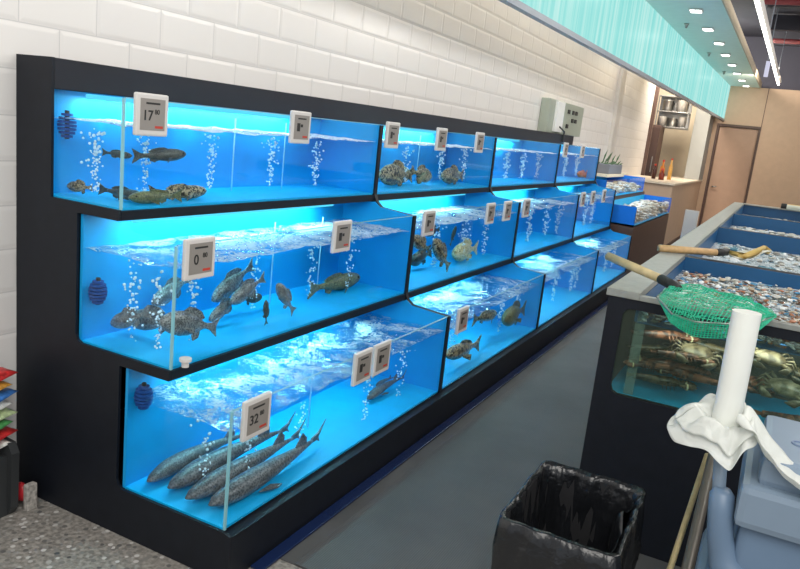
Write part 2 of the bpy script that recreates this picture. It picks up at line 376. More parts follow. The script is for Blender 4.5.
# canopy over the wall, soffit, open ceiling
def fx(y): return .605+.0325*y
t = thing('backlit_canopy', 'long glowing teal canopy panel with vertical streaks above the tiled wall', 'canopy')
b = bm_new(); add_prism(b, [(fx(.2), .2), (fx(14.98), 14.98), (fx(14.98)-.03, 14.98), (fx(.2)-.03, .2)], 'z', 2.34, 2.995); obj('light_panel', b, M['teal'], t)
b = bm_new(); add_prism(b, [(fx(.2)-.032, .2), (fx(14.98)-.032, 14.98), (fx(14.98)-.04, 14.98), (fx(.2)-.04, .2)], 'z', 2.34, 2.995); obj('rear_board', b, M['plaster'], t)  # added unseen board, keeps the panel's glow off the tiles
b = bm_new(); add_prism(b, [(fx(.2)+.012, .2), (fx(14.98)+.012, 14.98), (fx(14.98)-.04, 14.98), (fx(.2)-.04, .2)], 'z', 2.30, 2.34); obj('bottom_trim', b, M['greytrim'], t)
sf = bm_new(); add_prism(sf, [(fx(.2)-.04, .2), (1.47, .2), (1.64, 15), (fx(15)-.04, 15)], 'z', 3.0, 3.1); struct(obj('ceiling', sf, M['soffit']))
eg = bm_new(); add_prism(eg, [(1.47, .2), (1.485, .2), (1.655, 15), (1.64, 15)], 'z', 2.985, 3.1); struct(obj('trim_6', eg, M['plaster']))
struct(box('ceiling_open', M['darkceil'], None, -1.6, 8, -1.0, 19, 4.0, 4.1))
struct(box('wall_upper_back', M['darkceil'], None, -1.6, 8, 15.25, 15.4, 2.6, 4.0))
ords = ('first', 'second', 'third', 'fourth', 'fifth', 'sixth', 'seventh', 'eighth', 'ninth')
for k, (px, py) in enumerate(((696, 11), (708, 29.5), (719, 43.5), (725.5, 55), (732, 65), (737, 73.5), (742, 80.5), (746, 86))):
    p = at(px, py, 'z', 2.985)
    if p.y > 14.7: p = Vector((p.x, 14.7, p.z))
    t = thing('ceiling_light', '%s square downlight in the soffit counting from the camera' % ords[k], 'ceiling light', (p.x, p.y, 2.985), 0, 'square downlights in the soffit')
    b = bm_new(); add_box(b, -.065, .065, -.085, .085, -.004, .012, .002); obj('frame', b, M['white'], t)
    b = bm_new(); add_box(b, -.052, .052, -.07, .07, -.007, -.002); obj('diffuser', b, M['lampglow'], t)
for k, (px, py) in enumerate(((686.5, 24.5), (709, 53.5), (724, 72))):
    p = at(px, py, 'z', 2.99)
    b = bm_new(); add_tube(b, [(0, 0, .01), (0, 0, -.01), (0, 0, -.04)], [.03, .02, .012], 10)
    tag(obj('sprinkler_head', b, M['steel'], None, True, p), '%s small sprinkler head beside the teal panel top' % ('nearest', 'middle', 'farthest')[k], 'sprinkler', 'sprinkler heads in the soffit')
t = thing('linear_lamp', 'long white strip lamp hanging under the dark open ceiling', 'lamp')
pa, pb = at(757, 0, 'z', 2.98), at(778.5, 84, 'z', 2.98)
dv = (pb-pa).normalized(); pa = pa - dv*2.5
b = bm_new(); add_tube(b, [pa+Vector((0, 0, .035)), pb+Vector((0, 0, .035))], .045, 4); obj('housing', b, M['white'], t)
b = bm_new(); add_tube(b, [pa+Vector((0, 0, -.012)), pb+Vector((0, 0, -.006))], .02, 8); obj('tube', b, M['lampglow'], t)
for f in (.1, .5, .9):
    p = pa.lerp(pb, f); b = bm_new(); add_tube(b, [p+Vector((0, 0, .08)), (p.x, p.y, 4.0)], .006, 6); obj('hanger', b, M['greytrim'], t)
for k, (a, c2, l) in enumerate((((2.4, 3.0, 3.7), (2.6, 16.3, 3.7), 'red sprinkler pipe running away beside the strip lamp'), ((1.7, 9.5, 3.6), (6, 9.6, 3.6), 'red cross pipe under the dark ceiling, nearer one'), ((1.7, 12.9, 3.6), (6, 13, 3.6), 'red cross pipe under the dark ceiling, farther one'))):
    b = bm_new(); add_tube(b, [a, c2], .04, 10); tag(obj('ceiling_pipe', b, M['redpipe'], None, True), l, 'pipe', 'red pipes under the ceiling')
for k, y in enumerate((6.5, 8.5, 10.5, 12.5, 14.2)):
    tag(box('ceiling_beam', mat('dark steel beam', (.035, .035, .05), .6), None, 1.72, 6, y, y+.12, 3.72, 3.96), '%s dark cross beam of the open ceiling from the camera' % ords[k], 'beam', 'dark ceiling beams')
t = thing('hanging_sign', 'small white sign board hanging beside the strip lamp', 'sign')
p = at(766.5, 68, 'y', 11.0); b = bm_new(); add_box(b, p.x-.02, p.x+.04, 10.98, 11.02, p.z-.13, p.z+.10, .008); obj('board', b, emis('lit white sign', (.8, .8, 1), .8), t)
b = bm_new(); add_tube(b, [(p.x, 11, p.z+.12), (p.x, 11, 4)], .008, 6); obj('rod', b, M['greytrim'], t)

# mat and kerb
mt_ = bm_new(); add_box(mt_, 1.14, 1.86, .205, 14, .0, .008, .002); tag(obj('rubber_mat', mt_, M['mat']), 'dark grey ribbed rubber mat along the aisle floor', 'mat')
m2 = bm_new(); add_box(m2, 1.02, 6, .205, 14, 0, .004); struct(obj('floor_aisle', m2, mat('dark grey aisle floor', (.088, .088, .087), .5, var=.2, vscale=5)))
tag(box('kerb_strip', M['bluekerb'], None, 1.036, 1.085, .1, 6.85, .004, .014, .003), 'glossy blue strip on the floor along the base of the tank rack', 'strip')

# ------------------------------------------------------------------ tank rack
XH, X1, X2, X3 = .18, .498, .741, .998
A2, A3 = .311, .525
Y = [0, 1.69, 3.41, 5.146, 6.82]
ZT = 1.6
B1, B2, B3 = 1.14, .655, .176
T1, T2, T3 = 1.494, 1.061, .582
rack = thing('tank_display_rack', 'black stepped display rack holding three tiers of fish tanks along the wall', 'display rack')
def rc(x, z, r, kind):  # rounded inner corner at back bottom
    return [(x, z+r), (x+r*.3, z+r*.3), (x+r, z)]
ep = [(.003, 0), (1.03, 0), (1.03, B3-.01), (X3, B3)] + [(A3+.03, B3), (A3+.009, B3+.009), (A3, B3+.03)] + [(A3, B2-.035), (X2+.004, B2-.035), (X2+.004, B2), (A2+.03, B2), (A2+.009, B2+.009), (A2, B2+.03),
      (A2, B1-.035), (X1+.004, B1-.035), (X1+.004, B1), (XH, B1), (XH, ZT), (.004, ZT)]
b = bm_new(); add_prism(b, ep, 'y', -.012, -.001); obj('end_panel', b, M['black'], rack)
box('header_board', M['blacktop'], rack, .02, XH, 0, Y[4], 1.5, ZT-.001)
box('base', M['black'], rack, .004, 1.03, 0, Y[4], 0, B3-.012)
box('rear_board', M['black'], rack, .004, .02, 0, Y[4], B3, 1.5)
for z, x in ((B1, X1), (B2, X2)):
    box('shelf_board', M['black'], rack, .02, x+.004, 0, Y[4], z-.035, z-.004)
def profile(g=0, off=0):
    return [(.02+off, B3+off), (X3+g, B3+off), (X3+g, T3-off), (X2+.05, T3+.018-off), (X2+.015+g, T3+.04), (X2+g, B2), (X2+g, T2-off), (X1+.05, T2+.018-off), (X1+.015+g, T2+.045), (X1+g, B1), (X1+g, T1-off), (XH, 1.5-off), (.02+off, 1.5-off)]
for yy in Y[1:]:
    b = bm_new(); add_prism(b, profile(.005), 'y', yy-.014, yy+.014); obj('divider', b, M['black'], rack)

TN = ('top', 'middle', 'bottom'); BN = ('nearest', 'second', 'third', 'farthest')
tiers = [(.14, X1, B1, T1, 1.408), (A2+.015, X2, B2, T2, .985), (A3+.03, X3, B3, T3, .512)]
def side_poly(k):
    xb, xf, zb, zt, zw = tiers[k]
    if k == 0: return [(xb, zb), (xf-.004, zb), (xf-.004, zt), (XH, 1.498), (xb, 1.498)]
    px = tiers[k-1][1]; pz = tiers[k-1][2]
    return [(xb, zb), (xf-.004, zb), (xf-.004, zt), (px+.05, zt+.018), (px+.015, zt+.042), (px, pz-.04), (xb, pz-.04)]
waters = [watermat('water top tier', .42, .50, tint=(.86, .95, 1)), watermat('water middle tier', .47, .55, foam_glitter=(.62, .72, .80)), watermat('water bottom tier', .545, .60, foam_glitter=(.55, .68, .76))]
for k in range(3):
    xb, xf, zb, zt, zw = tiers[k]
    for i in range(4):
        y0, y1 = Y[i]+(.014 if i else .0), Y[i+1]-.014
        tk = thing('fish_tank', '%s fish tank in the %s tier of the black rack' % ({0: 'nearest', 1: 'second nearest', 2: 'third nearest', 3: 'farthest'}[i], TN[k]), 'fish tank', (0, 0, 0), 0, 'lit blue fish tanks in the rack')
        top = 1.498 if k == 0 else tiers[k-1][2]-.04
        box('back_panel', M['blue'], tk, xb-.012, xb, y0+.001, y1-.001, zb, top)
        box('bottom_panel', M['bluefloor'], tk, xb, xf-.007, y0+.001, y1-.001, zb-.003, zb+.006)
        for s in ((0, 1) if i else (1,)):
            b = bm_new(); yy = (y0, y1)[s]; add_prism(b, side_poly(k), 'y', yy-.001 if s else yy+.001, yy-.006 if s else yy+.006); obj('side_panel', b, M['blue'], tk)
        if i == 0:
            b = bm_new(); add_prism(b, [(x, z) for x, z in side_poly(k)], 'y', .0, .007); obj('end_glass', b, M['glass'], tk)
            box('corner_seam', M['seam'], tk, xf-.007, xf+.0012, -.001, .007, zb+.0, zt)
        box('front_glass', M['glass'], tk, xf-.006, xf, y0+(.008 if i == 0 else .001), y1-.001, zb, zt)
        box('glass_rim', mat('polished glass edge', (.30, .55, .60), .15), tk, xf-.006, xf+.0005, y0+(.008 if i == 0 else .001), y1-.001, zt, zt+.003)
        # water: wavy top, straight sides
        x0, x1, ya, yb = xb+.001, xf-.0075, y0+.0085, y1-.0075
        b = bm_new(); nu, nv = (14, 60)
        def wv(u, v, zw=zw, x0=x0, x1=x1, ya=ya, yb=yb, k=k):
            x, yv = x0+(x1-x0)*u, ya+(yb-ya)*v
            a = .009
            return Vector((x, yv, zw + a*noise.noise(Vector((x*9, yv*9, k*5))) + a*.6*noise.noise(Vector((x*28, yv*28, k*9+3)))))
        add_grid(b, nu, nv, wv)
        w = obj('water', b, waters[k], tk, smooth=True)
        # light strip under the tier above
        lz = top-.012; lx = (XH+.012) if k == 0 else xb+.10
        b = bm_new(); add_tube(b, [(lx, y0+.12, lz), (lx, y1-.28, lz)], .008, 8); lt = obj('light_tube', b, M['tube'], tk)
        P = (13, 14, 13)[k]
        cl = (.36, .95, 1)
        area('tank_light', (lx, (y0+y1)/2-.08, lz-.012), (xb+.0 if k < 2 else xb+.12, (y0+y1)/2-.08, zb+(.05 if k < 2 else 0)), .02, (y1-y0)-.42, P*.45, cl).parent = tk

# ------------------------------------------------------------------ price tags
def price_tag(tier, px, label, num=None, sup=None):
    xf, zt = tiers[tier][1], tiers[tier][3]
    p = at(px, (113+(px-150)*.095, 257-(px-198)*.148, 418-(px-254)*.47)[tier], 'x', xf+.01)
    zc = zt-.045
    t = thing('price_tag', label, 'price tag', (xf+.002, p.y, zc), 0, 'electronic price tags on the tanks')
    w, h = .07, .068
    b = bm_new(); add_box(b, 0, .016, -w, w, -h, h, .006); obj('case', b, M['white'], t)
    b = bm_new(); add_box(b, .0155, .0172, -w*.76, w*.76, -h*.72, h*.76); sc = obj('screen', b, M['screen'], t)
    sc['label'] = 'grey paper-like screen'
    rot = Matrix.Rotation(PI/2, 4, 'Z') @ Matrix.Rotation(PI/2, 4, 'X')
    def tx(s, size, yy, zz, m, nm):
        q = text_bm(s, size); q.transform(Matrix.Translation((.0176, yy, zz)) @ rot); obj(nm, q, m, sc)
    if num:
        tx(num, .046, -.022, -.003, M['ink'], 'price_digits'); tx(sup, .022, .018, .010, M['ink'], 'price_cents')
    else:
        b = bm_new(); add_box(b, .0172, .0178, -.034, -.012, -.016, .018); add_box(b, .0172, .0178, -.008, .008, .002, .014); obj('price_digits', b, M['ink'], sc)
    b = bm_new(); add_box(b, .0172, .0178, -.03, .03, .034, .040); obj('name_line', b, M['ink'], sc)
    b = bm_new(); add_box(b, .0172, .0178, .01, .045, -.042, -.034); obj('unit_line', b, M['red'], sc)
    return t
for a in ((0, 151, 'white price tag reading 17 by the near corner of the top tier', '17', '80'), (0, 300, 'white price tag in the middle of the nearest top tank'),
          (0, 392, 'white price tag at the left end of the second top tank'), (0, 441, 'white price tag in the middle of the second top tank'), (0, 479, 'white price tag at the right end of the second top tank'),
          (0, 565, 'white price tag at the left end of the farthest top tank'), (0, 582, 'white price tag in the middle of the farthest top tank'),
          (1, 199, 'white price tag reading 0 by the near corner of the middle tier', '0', '80'), (1, 341.5, 'white price tag toward the right of the nearest middle tank'),
          (1, 428.5, 'white price tag at the left end of the second middle tank'), (1, 490, 'white price tag second from the right on the second middle tank'), (1, 507, 'white price tag at the right end of the second middle tank'),
          (1, 526, 'white price tag at the left end of the third middle tank'), (1, 582.5, 'leftmost of three price tags on the farthest middle tank'), (1, 592.5, 'central of three price tags on the farthest middle tank'), (1, 603.5, 'rightmost of three price tags on the farthest middle tank'),
          (2, 256, 'white price tag reading 32 by the near corner of the bottom tier', '32', '80'), (2, 362, 'left one of the paired price tags on the nearest bottom tank'), (2, 381, 'right one of the paired price tags on the nearest bottom tank'),
          (2, 462, 'white price tag at the left end of the second bottom tank')):
    price_tag(*a)
# place by the glass it hangs on: sight line height differs per tier, so correct y along the real row

# ------------------------------------------------------------------ fish
FM = dict(
 dark=fishmat('dark slate fish skin', (.006, .009, .008), (.11, .12, .10), 40),
 grey=fishmat('grey scaled fish skin', (.022, .026, .03), (.34, .35, .33), 26),
 olive=fishmat('olive fish skin', (.035, .04, .02), (.24, .25, .12), 34),
 spot=fishmat('brown spotted grouper skin', (.015, .014, .012), (.42, .34, .20), 26, .50, True),
 yellow=fishmat('pale yellow fish skin', (.25, .24, .10), (.68, .62, .34), 30, .45, True),
 sturg=fishmat('grey sturgeon skin', (.03, .035, .042), (.19, .195, .20), 45),
 orange=fishmat('orange fish skin', (.45, .06, .02), (.75, .20, .05), 22),
 red=fishmat('dull red fish skin', (.10, .03, .03), (.30, .10, .08), 22))
FISHP = {  # t from tail root (0) to nose (1): half height, half width
 'deep': ([(0, .035, .010), (.08, .045, .016), (.2, .085, .034), (.4, .14, .060), (.58, .158, .075), (.75, .14, .075), (.88, .10, .060), (.96, .055, .038), (1, .014, .012)], .8),
 'slim': ([(0, .028, .010), (.1, .035, .018), (.3, .068, .040), (.55, .092, .056), (.75, .088, .056), (.9, .060, .045), (.97, .032, .028), (1, .008, .008)], .8),
 'sturg': ([(0, .010, .008), (.1, .018, .014), (.3, .033, .030), (.5, .049, .046), (.68, .058, .056), (.80, .056, .056), (.88, .044, .048), (.94, .030, .036), (.98, .018, .024), (1, .005, .008)], .86)}
def fin(name, pts, axis_y, m, parent, th=.006, arch=0):
    b = bm_new()
    for s in (-1, 1): pass
    v = [bm_new] and []
    for s in (-1, 1): v.append([b.verts.new((p[0], axis_y + s*th/2*(1 if 0 < q < len(pts)-1 else .5), p[1])) for q, p in enumerate(pts)])
    b.faces.new(v[0]); b.faces.new(v[1][::-1])
    n = len(pts)
    for i in range(n): b.faces.new((v[0][i], v[0][(i+1) % n], v[1][(i+1) % n], v[1][i]))
    return obj(name, b, m, parent)
def make_fish(name, kind, L, m, bend=0.):
    """body along +X, unit length L; nose at +L/2"""
    prof, bl = FISHP[kind]
    b = bm_new(); rings = []; n = 14; xs = np.linspace(0, 1, 22)
    P = np.array(prof); hh = np.interp(xs, P[:, 0], P[:, 1]); ww = np.interp(xs, P[:, 0], P[:, 2])
    x_at = lambda t: (-.5 + (1-bl) + bl*t)*L
    by = lambda x: bend*L*(((x/L)-.1)**2)*2
    for t, h, w in zip(xs, hh, ww):
        x = x_at(t); zc = -.01*L*(1 if kind != 'sturg' else -1)*math.sin(PI*t)
        rings.append([b.verts.new((x, by(x)+w*L*math.cos(2*PI*k/n), zc + h*L*math.sin(2*PI*k/n)*(1 if math.sin(2*PI*k/n) > 0 else .9))) for k in range(n)])
    for A, B in zip(rings, rings[1:]):
        for k in range(n): b.faces.new((A[k], B[k], B[(k+1) % n], A[(k+1) % n]))
    b.faces.new(rings[0]); b.faces.new(rings[-1][::-1])
    body = obj(name, b, m, None, True)
    y0 = by(-.4*L)
    if kind == 'sturg':
        fin('tail_fin', [(-.5*L, .085*L), (-.43*L, .03*L), (-.36*L, .012*L), (-.36*L, -.012*L), (-.41*L, -.012*L), (-.44*L, -.03*L), (-.43*L, .0)], y0, m, body, .01*L)
        fin('dorsal_fin', [(-.16*L, .025*L), (-.27*L, .02*L), (-.27*L, .06*L), (-.235*L, .095*L)], by(-.2*L), m, body, .012*L)
        for s in (-1, 1):
            b = bm_new()
            for t in np.linspace(.15, .82, 20):
                h = np.interp(t, P[:, 0], P[:, 1]); w = np.interp(t, P[:, 0], P[:, 2]); x = x_at(t)
                add_ball(b, (x, by(x)+s*w*L*.96, .1*h*L), .007*L, 1, (1.3, .35, .8))
            obj('scute_row', b, FM['sturg'], body)
            b = bm_new(); add_prism(b, [(.22*L, s*.05*L), (.13*L, s*.05*L), (.09*L, s*.09*L), (.13*L, s*.095*L)], 'z', -.036*L, -.028*L); obj('pectoral_fin', b, m, body)
        b = bm_new()
        for t in np.linspace(.2, .8, 12):
            h = np.interp(t, P[:, 0], P[:, 1]); x = x_at(t); add_ball(b, (x, by(x), (h-.012)*L), .009*L, 1, (1.4, .6, .7))
        obj('back_scutes', b, FM['sturg'], body)
        ex, ez, ew = .34*L, .014*L, .034*L
    else:
        hd = .035 if kind == 'deep' else .028
        tl = .12 if kind == 'deep' else .10
        fin('tail_fin', [(-.29*L, hd*L), (-.36*L, hd*1.3*L), (-.5*L, tl*L), (-.455*L, 0), (-.5*L, -tl*L), (-.36*L, -hd*1.3*L), (-.29*L, -hd*L)], y0, m, body, .012*L)
        h1 = .155 if kind == 'deep' else .08
        fin('dorsal_fin', [(.16*L, h1*L*.93), (.08*L, h1*1.28*L), (-.02*L, h1*1.28*L), (-.14*L, h1*1.05*L), (-.22*L, .6*h1*L), (-.16*L, .35*h1*L), (.0, .75*h1*L)], by(0), m, body, .012*L)
        fin('anal_fin', [(-.05*L, -.8*h1*L), (-.10*L, -1.25*h1*L), (-.18*L, -.95*h1*L), (-.19*L, -.35*h1*L)], by(-.1*L), m, body, .012*L)
        for s in (-1, 1):
            b = bm_new(); w = .066*L if kind == 'deep' else .054*L
            vs = [(.18*L, s*w, -.03*L), (.16*L, s*(w+.01*L), -.06*L), (.04*L, s*(w+.05*L), -.10*L), (.05*L, s*(w+.055*L), -.03*L)]
            v = [b.verts.new(q) for q in vs]; b.faces.new(v); q = bmesh.ops.extrude_face_region(b, geom=b.faces[:]); bmesh.ops.translate(b, verts=[g for g in q['geom'] if isinstance(g, bmesh.types.BMVert)], vec=(0, .005*L, .003*L))
            obj('pectoral_fin', b, m, body)
        ex, ez, ew = (.385*L, .035*L, .048*L) if kind == 'deep' else (.40*L, .018*L, .038*L)
    for s in (-1, 1):
        b = bm_new(); add_ball(b, (ex, by(ex)+s*ew, ez), .014*L if kind != 'sturg' else .007*L, 2); obj('eye', b, M['eye'], body, True)
    return body
PROTO = {}
def fish(name, kind, mk, head, tail, ax, val, label, group=None, bend=0., valt=None, cat='fish', roll=0):
    if ax: h, t_ = at(head[0], head[1], ax, val), at(tail[0], tail[1], ax, valt if valt is not None else val)
    else: h, t_ = Vector(head), Vector(tail)
    mid = (h+t_)/2
    tr = 0 if mid.z > 1.12 else 1 if mid.z > .64 else 2
    bay = max(q for q in range(4) if mid.y > Y[q]) if mid.y > 0 else 0
    xb, xf, zb, zt, zw = tiers[tr]; L = (h-t_).length
    hh = {'deep': .16, 'slim': .09, 'sturg': .05}[kind]*L; ww = {'deep': .09, 'slim': .08, 'sturg': .045}[kind]*L
    for q in (h, t_):
        q.y = min(max(q.y, Y[bay]+(.03 if bay else .014)), Y[bay+1]-.03); q.x = min(max(q.x, xb+ww+.006), xf-ww-.012)
        q.z = min(max(q.z, zb+.008+(hh if abs(h.z-t_.z) < .5*L else .02)), zw+.02)
    L = (h-t_).length; key = (name, kind, mk, bend)
    if key not in PROTO: o = make_fish(name, kind, 1.0, FM[mk], bend); PROTO[key] = o
    else: o = copy_tree(PROTO[key])
    x = (h-t_).normalized(); y = Vector((0, 0, 1)).cross(x)
    y = y.normalized() if y.length > .05 else Vector((1, 0, 0)); z = x.cross(y)
    R = Matrix((x, y, z)).transposed().to_4x4()
    o.matrix_world = Matrix.Translation((h+t_)/2) @ R @ Matrix.Rotation(roll, 4, 'X') @ Matrix.Scale(L, 4)
    tag(o, label, cat, group); return o
g1 = 'fish in the nearest top tank'; g2 = 'grey fish in the nearest middle tank'; g3 = 'sturgeon in the nearest bottom tank'
fish('carp', 'slim', 'dark', (132, 156), (102, 152), 'y', .12, 'short dark fish swimming left of the near glass corner in the top tank', g1)
fish('carp', 'slim', 'dark', (186, 154), (132, 156), 'x', .42, 'dark forked-tail fish swimming right under the 17 price tag', g1)
fish('carp', 'deep', 'spot', (63, 193), (93, 188), 'y', .07, 'small brown fish on the floor at the left end of the top tank', g1)
fish('carp', 'slim', 'dark', (152, 199), (98, 194), 'y', .14, 'dark fish lying on the tank floor beside the near glass corner of the top tank', g1)
fish('carp', 'slim', 'spot', (206, 203), (148, 196), 'x', .40, 'dark fish resting on the floor at the right of the floor group', g1)
fish('carp', 'slim', 'olive', (128, 202), (182, 201), 'x', .45, 'olive dark fish on the floor in front of the other resting fish', g1)
fish('grey_bream', 'deep', 'grey', (96, 323), (150, 312), 'y', .10, 'leftmost grey fish facing left in the nearest middle tank', g2)
fish('grey_bream', 'deep', 'grey', (120, 320), (182, 320), 'y', .17, 'grey fish facing left just behind the near glass corner of the middle tank', g2)
fish('grey_bream', 'deep', 'grey', (160, 321), (218, 327), 'x', .66, 'grey fish facing left with its tail beside the corner seam to the right', g2)
fish('grey_bream', 'deep', 'grey', (152, 304), (172, 272), 'y', .26, 'dark fish diving head down near the corner of the middle tank', g2, valt=.5)
fish('grey_bream', 'deep', 'grey', (212, 301), (254, 264), 'x', .45, 'upper dark fish of the crowd slanting down left in the middle tank', g2)
fish('grey_bream', 'deep', 'grey', (209, 322), (240, 295), 'x', .52, 'grey fish nose down at the left foot of the middle tank crowd', g2)
fish('grey_bream', 'deep', 'grey', (230, 303), (265, 277), 'x', .56, 'grey fish in the centre of the middle tank crowd', g2)
fish('grey_bream', 'deep', 'dark', (262, 297), (240, 300), 'x', .48, 'dark fish facing right behind the middle tank crowd', g2)
fish('grey_bream', 'deep', 'grey', (277, 284), (293, 326), 'x', .64, 'dark fish hanging head up to the right of the crowd', g2)
fish('grey_bream', 'deep', 'dark', (266, 300), (265, 340), 'x', .68, 'dark slim fish standing upright right of the crowd near the floor', g2)
fish('grass_carp', 'slim', 'olive', (359, 281), (307, 304), 'x', .50, 'olive green fish facing right in the right part of the nearest middle tank', 'fish in the nearest middle tank')
sg = [((.612, .03, .215), (.64, .60, .235), 'leftmost grey sturgeon resting on the floor of the nearest bottom tank', .10),
      ((.712, .035, .218), (.745, .72, .24), 'second grey sturgeon from the left in the nearest bottom tank', .04),
      ((.822, .018, .213), (.835, .70, .235), 'third grey sturgeon from the left, snout behind the near glass corner', -.03),
      ((.920, .03, .210), (.905, .76, .225), 'rightmost sturgeon of the four on the bottom tank floor', -.06)]
for h, tl, l, bd in sg:
    fish('sturgeon', 'sturg', 'sturg', h, tl, None, 0, l, g3, bend=bd)
fish('sturgeon', 'sturg', 'sturg', (364, 421), (409, 372), 'x', .80, 'sturgeon beyond the paired price tags in the nearest bottom tank', g3, bend=.05)
fish('sturgeon', 'sturg', 'sturg', (373, 404), (409, 386), 'x', .74, 'dark sturgeon behind the one beyond the paired price tags', g3, bend=.12)
g = 'fish in the second top tank'
fish('grouper', 'deep', 'spot', (378, 187), (411, 190), 'x', .33, 'mottled brown fish low at the left end of the second top tank', g)
fish('grouper', 'deep', 'olive', (409, 184), (382, 180), 'x', .26, 'olive fish above the mottled one at the left of the second top tank', g)
fish('grouper', 'deep', 'spot', (431, 178), (411, 171), 'x', .34, 'brown fish facing right in the middle of the second top tank', g)
fish('grouper', 'deep', 'olive', (417, 187), (428, 171), 'x', .38, 'olive fish nose down in the middle of the second top tank', g)
fish('grouper', 'deep', 'spot', (441, 183), (463, 178), 'x', .36, 'dark mottled fish facing left in the second top tank', g)
fish('grouper', 'deep', 'yellow', (465, 176), (450, 174), 'x', .28, 'pale fish at the right of the group in the second top tank', g)
g = 'fish in the second middle tank'
fish('grouper', 'deep', 'spot', (412, 238), (430, 250), 'x', .62, 'spotted grouper at the left end of the second middle tank', g)
fish('grouper', 'deep', 'spot', (434, 240), (449, 268), 'x', .66, 'spotted grouper tilted head up in the second middle tank', g)
fish('grouper', 'deep', 'dark', (410, 262), (432, 252), 'x', .50, 'blurred dark fish low at the left of the second middle tank', g)
fish('grouper', 'deep', 'dark', (456, 226), (450, 246), 'x', .48, 'dark fish hanging near the surface of the second middle tank', g)
fish('grouper', 'deep', 'yellow', (452, 262), (477, 253), 'x', .58, 'pale yellow fish near the floor of the second middle tank', g)
fish('grouper', 'deep', 'dark', (425, 233), (440, 229), 'x', .5, 'dark fish under the tag of the second middle tank', g)
g = 'fish in the second bottom tank'
fish('grouper', 'slim', 'spot', (446, 355), (480, 343), 'x', .90, 'spotted fish lying low at the left of the second bottom tank', g)
fish('grouper', 'slim', 'spot', (496, 313), (473, 320), 'x', .80, 'spotted fish near the surface of the second bottom tank', g)
fish('grouper', 'deep', 'olive', (503, 320), (535, 323), 'x', .90, 'large olive dark fish at the right of the second bottom tank', g)
fish('small_bream', 'deep', 'red', (601, 222), (611, 222), 'x', .62, 'small dull red fish in the farthest middle tank', None)
fish('small_bream', 'slim', 'orange', (577, 179), (590, 178), 'x', .40, 'small orange fish on the floor of the farthest top tank', None)

# ------------------------------------------------------------------ bubbles, air tubes, sponge filters
def bubbles(tier, bay, cols, label, n=34):
    n = int(n*1.9)
    b = bm_new(); rnd = random.Random(tier*10+bay)
    xb, xf, zb, zt, zw = tiers[tier]
    for px, py, x in cols:
        y = at(px, py, 'x', x).y; y = min(max(y, Y[bay]+.06), Y[bay+1]-.06)
        for k in range(n):
            f = rnd.random(); z = zb+.03+(zw-.02-zb-.03)*f
            sp = .006+.016*abs(math.sin(z*40+px))*f
            add_ball(b, (x+rnd.gauss(0, sp), y+rnd.gauss(0, sp), z), rnd.uniform(.0018, .0050)*(1+f*.4+.22*bay), 1)
    tag(obj('air_bubbles', b, M['bubble'], None, True), label, 'bubbles', kind='stuff')
bubbles(0, 0, [(95, 170, .3), (145, 170, .33), (211, 165, .33), (271, 165, .33), (316, 165, .33)], 'rising air bubbles in the nearest top tank', 46)
bubbles(1, 0, [(95, 270, .50), (141, 300, .62), (193, 300, .62), (256, 262, .5), (310, 280, .52), (349, 270, .56)], 'rising air bubbles in the nearest middle tank')
bubbles(2, 0, [(206, 450, .8), (247, 448, .85), (300, 425, .8), (368, 385, .92), (402, 360, .9)], 'rising air bubbles in the nearest bottom tank', 26)
bubbles(0, 1, [(406, 165, .33), (441, 165, .33), (464, 165, .33)], 'rising air bubbles in the second top tank', 40)
bubbles(1, 1, [(438, 235, .6), (464, 240, .6), (485, 238, .6)], 'rising air bubbles in the second middle tank', 40)
bubbles(2, 1, [(452, 340, .85), (500, 318, .85), (516, 310, .85)], 'rising air bubbles in the second bottom tank', 40)
bubbles(0, 2, [(507, 165, .33), (523, 165, .33), (538, 165, .33)], 'rising air bubbles in the third top tank', 50)
bubbles(1, 2, [(530, 225, .6), (546, 222, .6), (558, 220, .6)], 'rising air bubbles in the third middle tank', 50)
bubbles(2, 2, [(554, 290, .85), (571, 285, .85), (580, 280, .85)], 'rising air bubbles in the third bottom tank', 50)
bubbles(0, 3, [(565, 165, .33), (577, 165, .33)], 'rising air bubbles in the farthest top tank', 50)
bubbles(1, 3, [(586, 210, .6), (593, 208, .6)], 'rising air bubbles in the farthest middle tank', 50)
bubbles(2, 3, [(605, 265, .85), (613, 262, .85)], 'rising air bubbles in the farthest bottom tank', 50)
for tier, bay, px, py, x, l in ((0, 0, 233, 160, .26, 'pale air tube in the nearest top tank, left one'), (0, 0, 283, 165, .26, 'pale air tube in the nearest top tank, right one'), (1, 0, 271, 280, .45, 'pale air tube in the nearest middle tank, left one'),
                            (1, 0, 318, 275, .45, 'pale air tube in the nearest middle tank, right one'), (0, 1, 418, 160, .26, 'pale air tube in the second top tank'), (2, 0, 310, 400, .75, 'pale air tube in the nearest bottom tank')):
    xb, xf, zb, zt, zw = tiers[tier]; y = at(px, py, 'x', x).y
    b = bm_new(); add_tube(b, [(x, y, zb+.008), (x, y+.002, zw+.05)], .003, 8); tag(obj('air_tube', b, mat('pale tube', (.45, .75, .85), .3), None, True), l, 'tube', 'air tubes in the tanks')
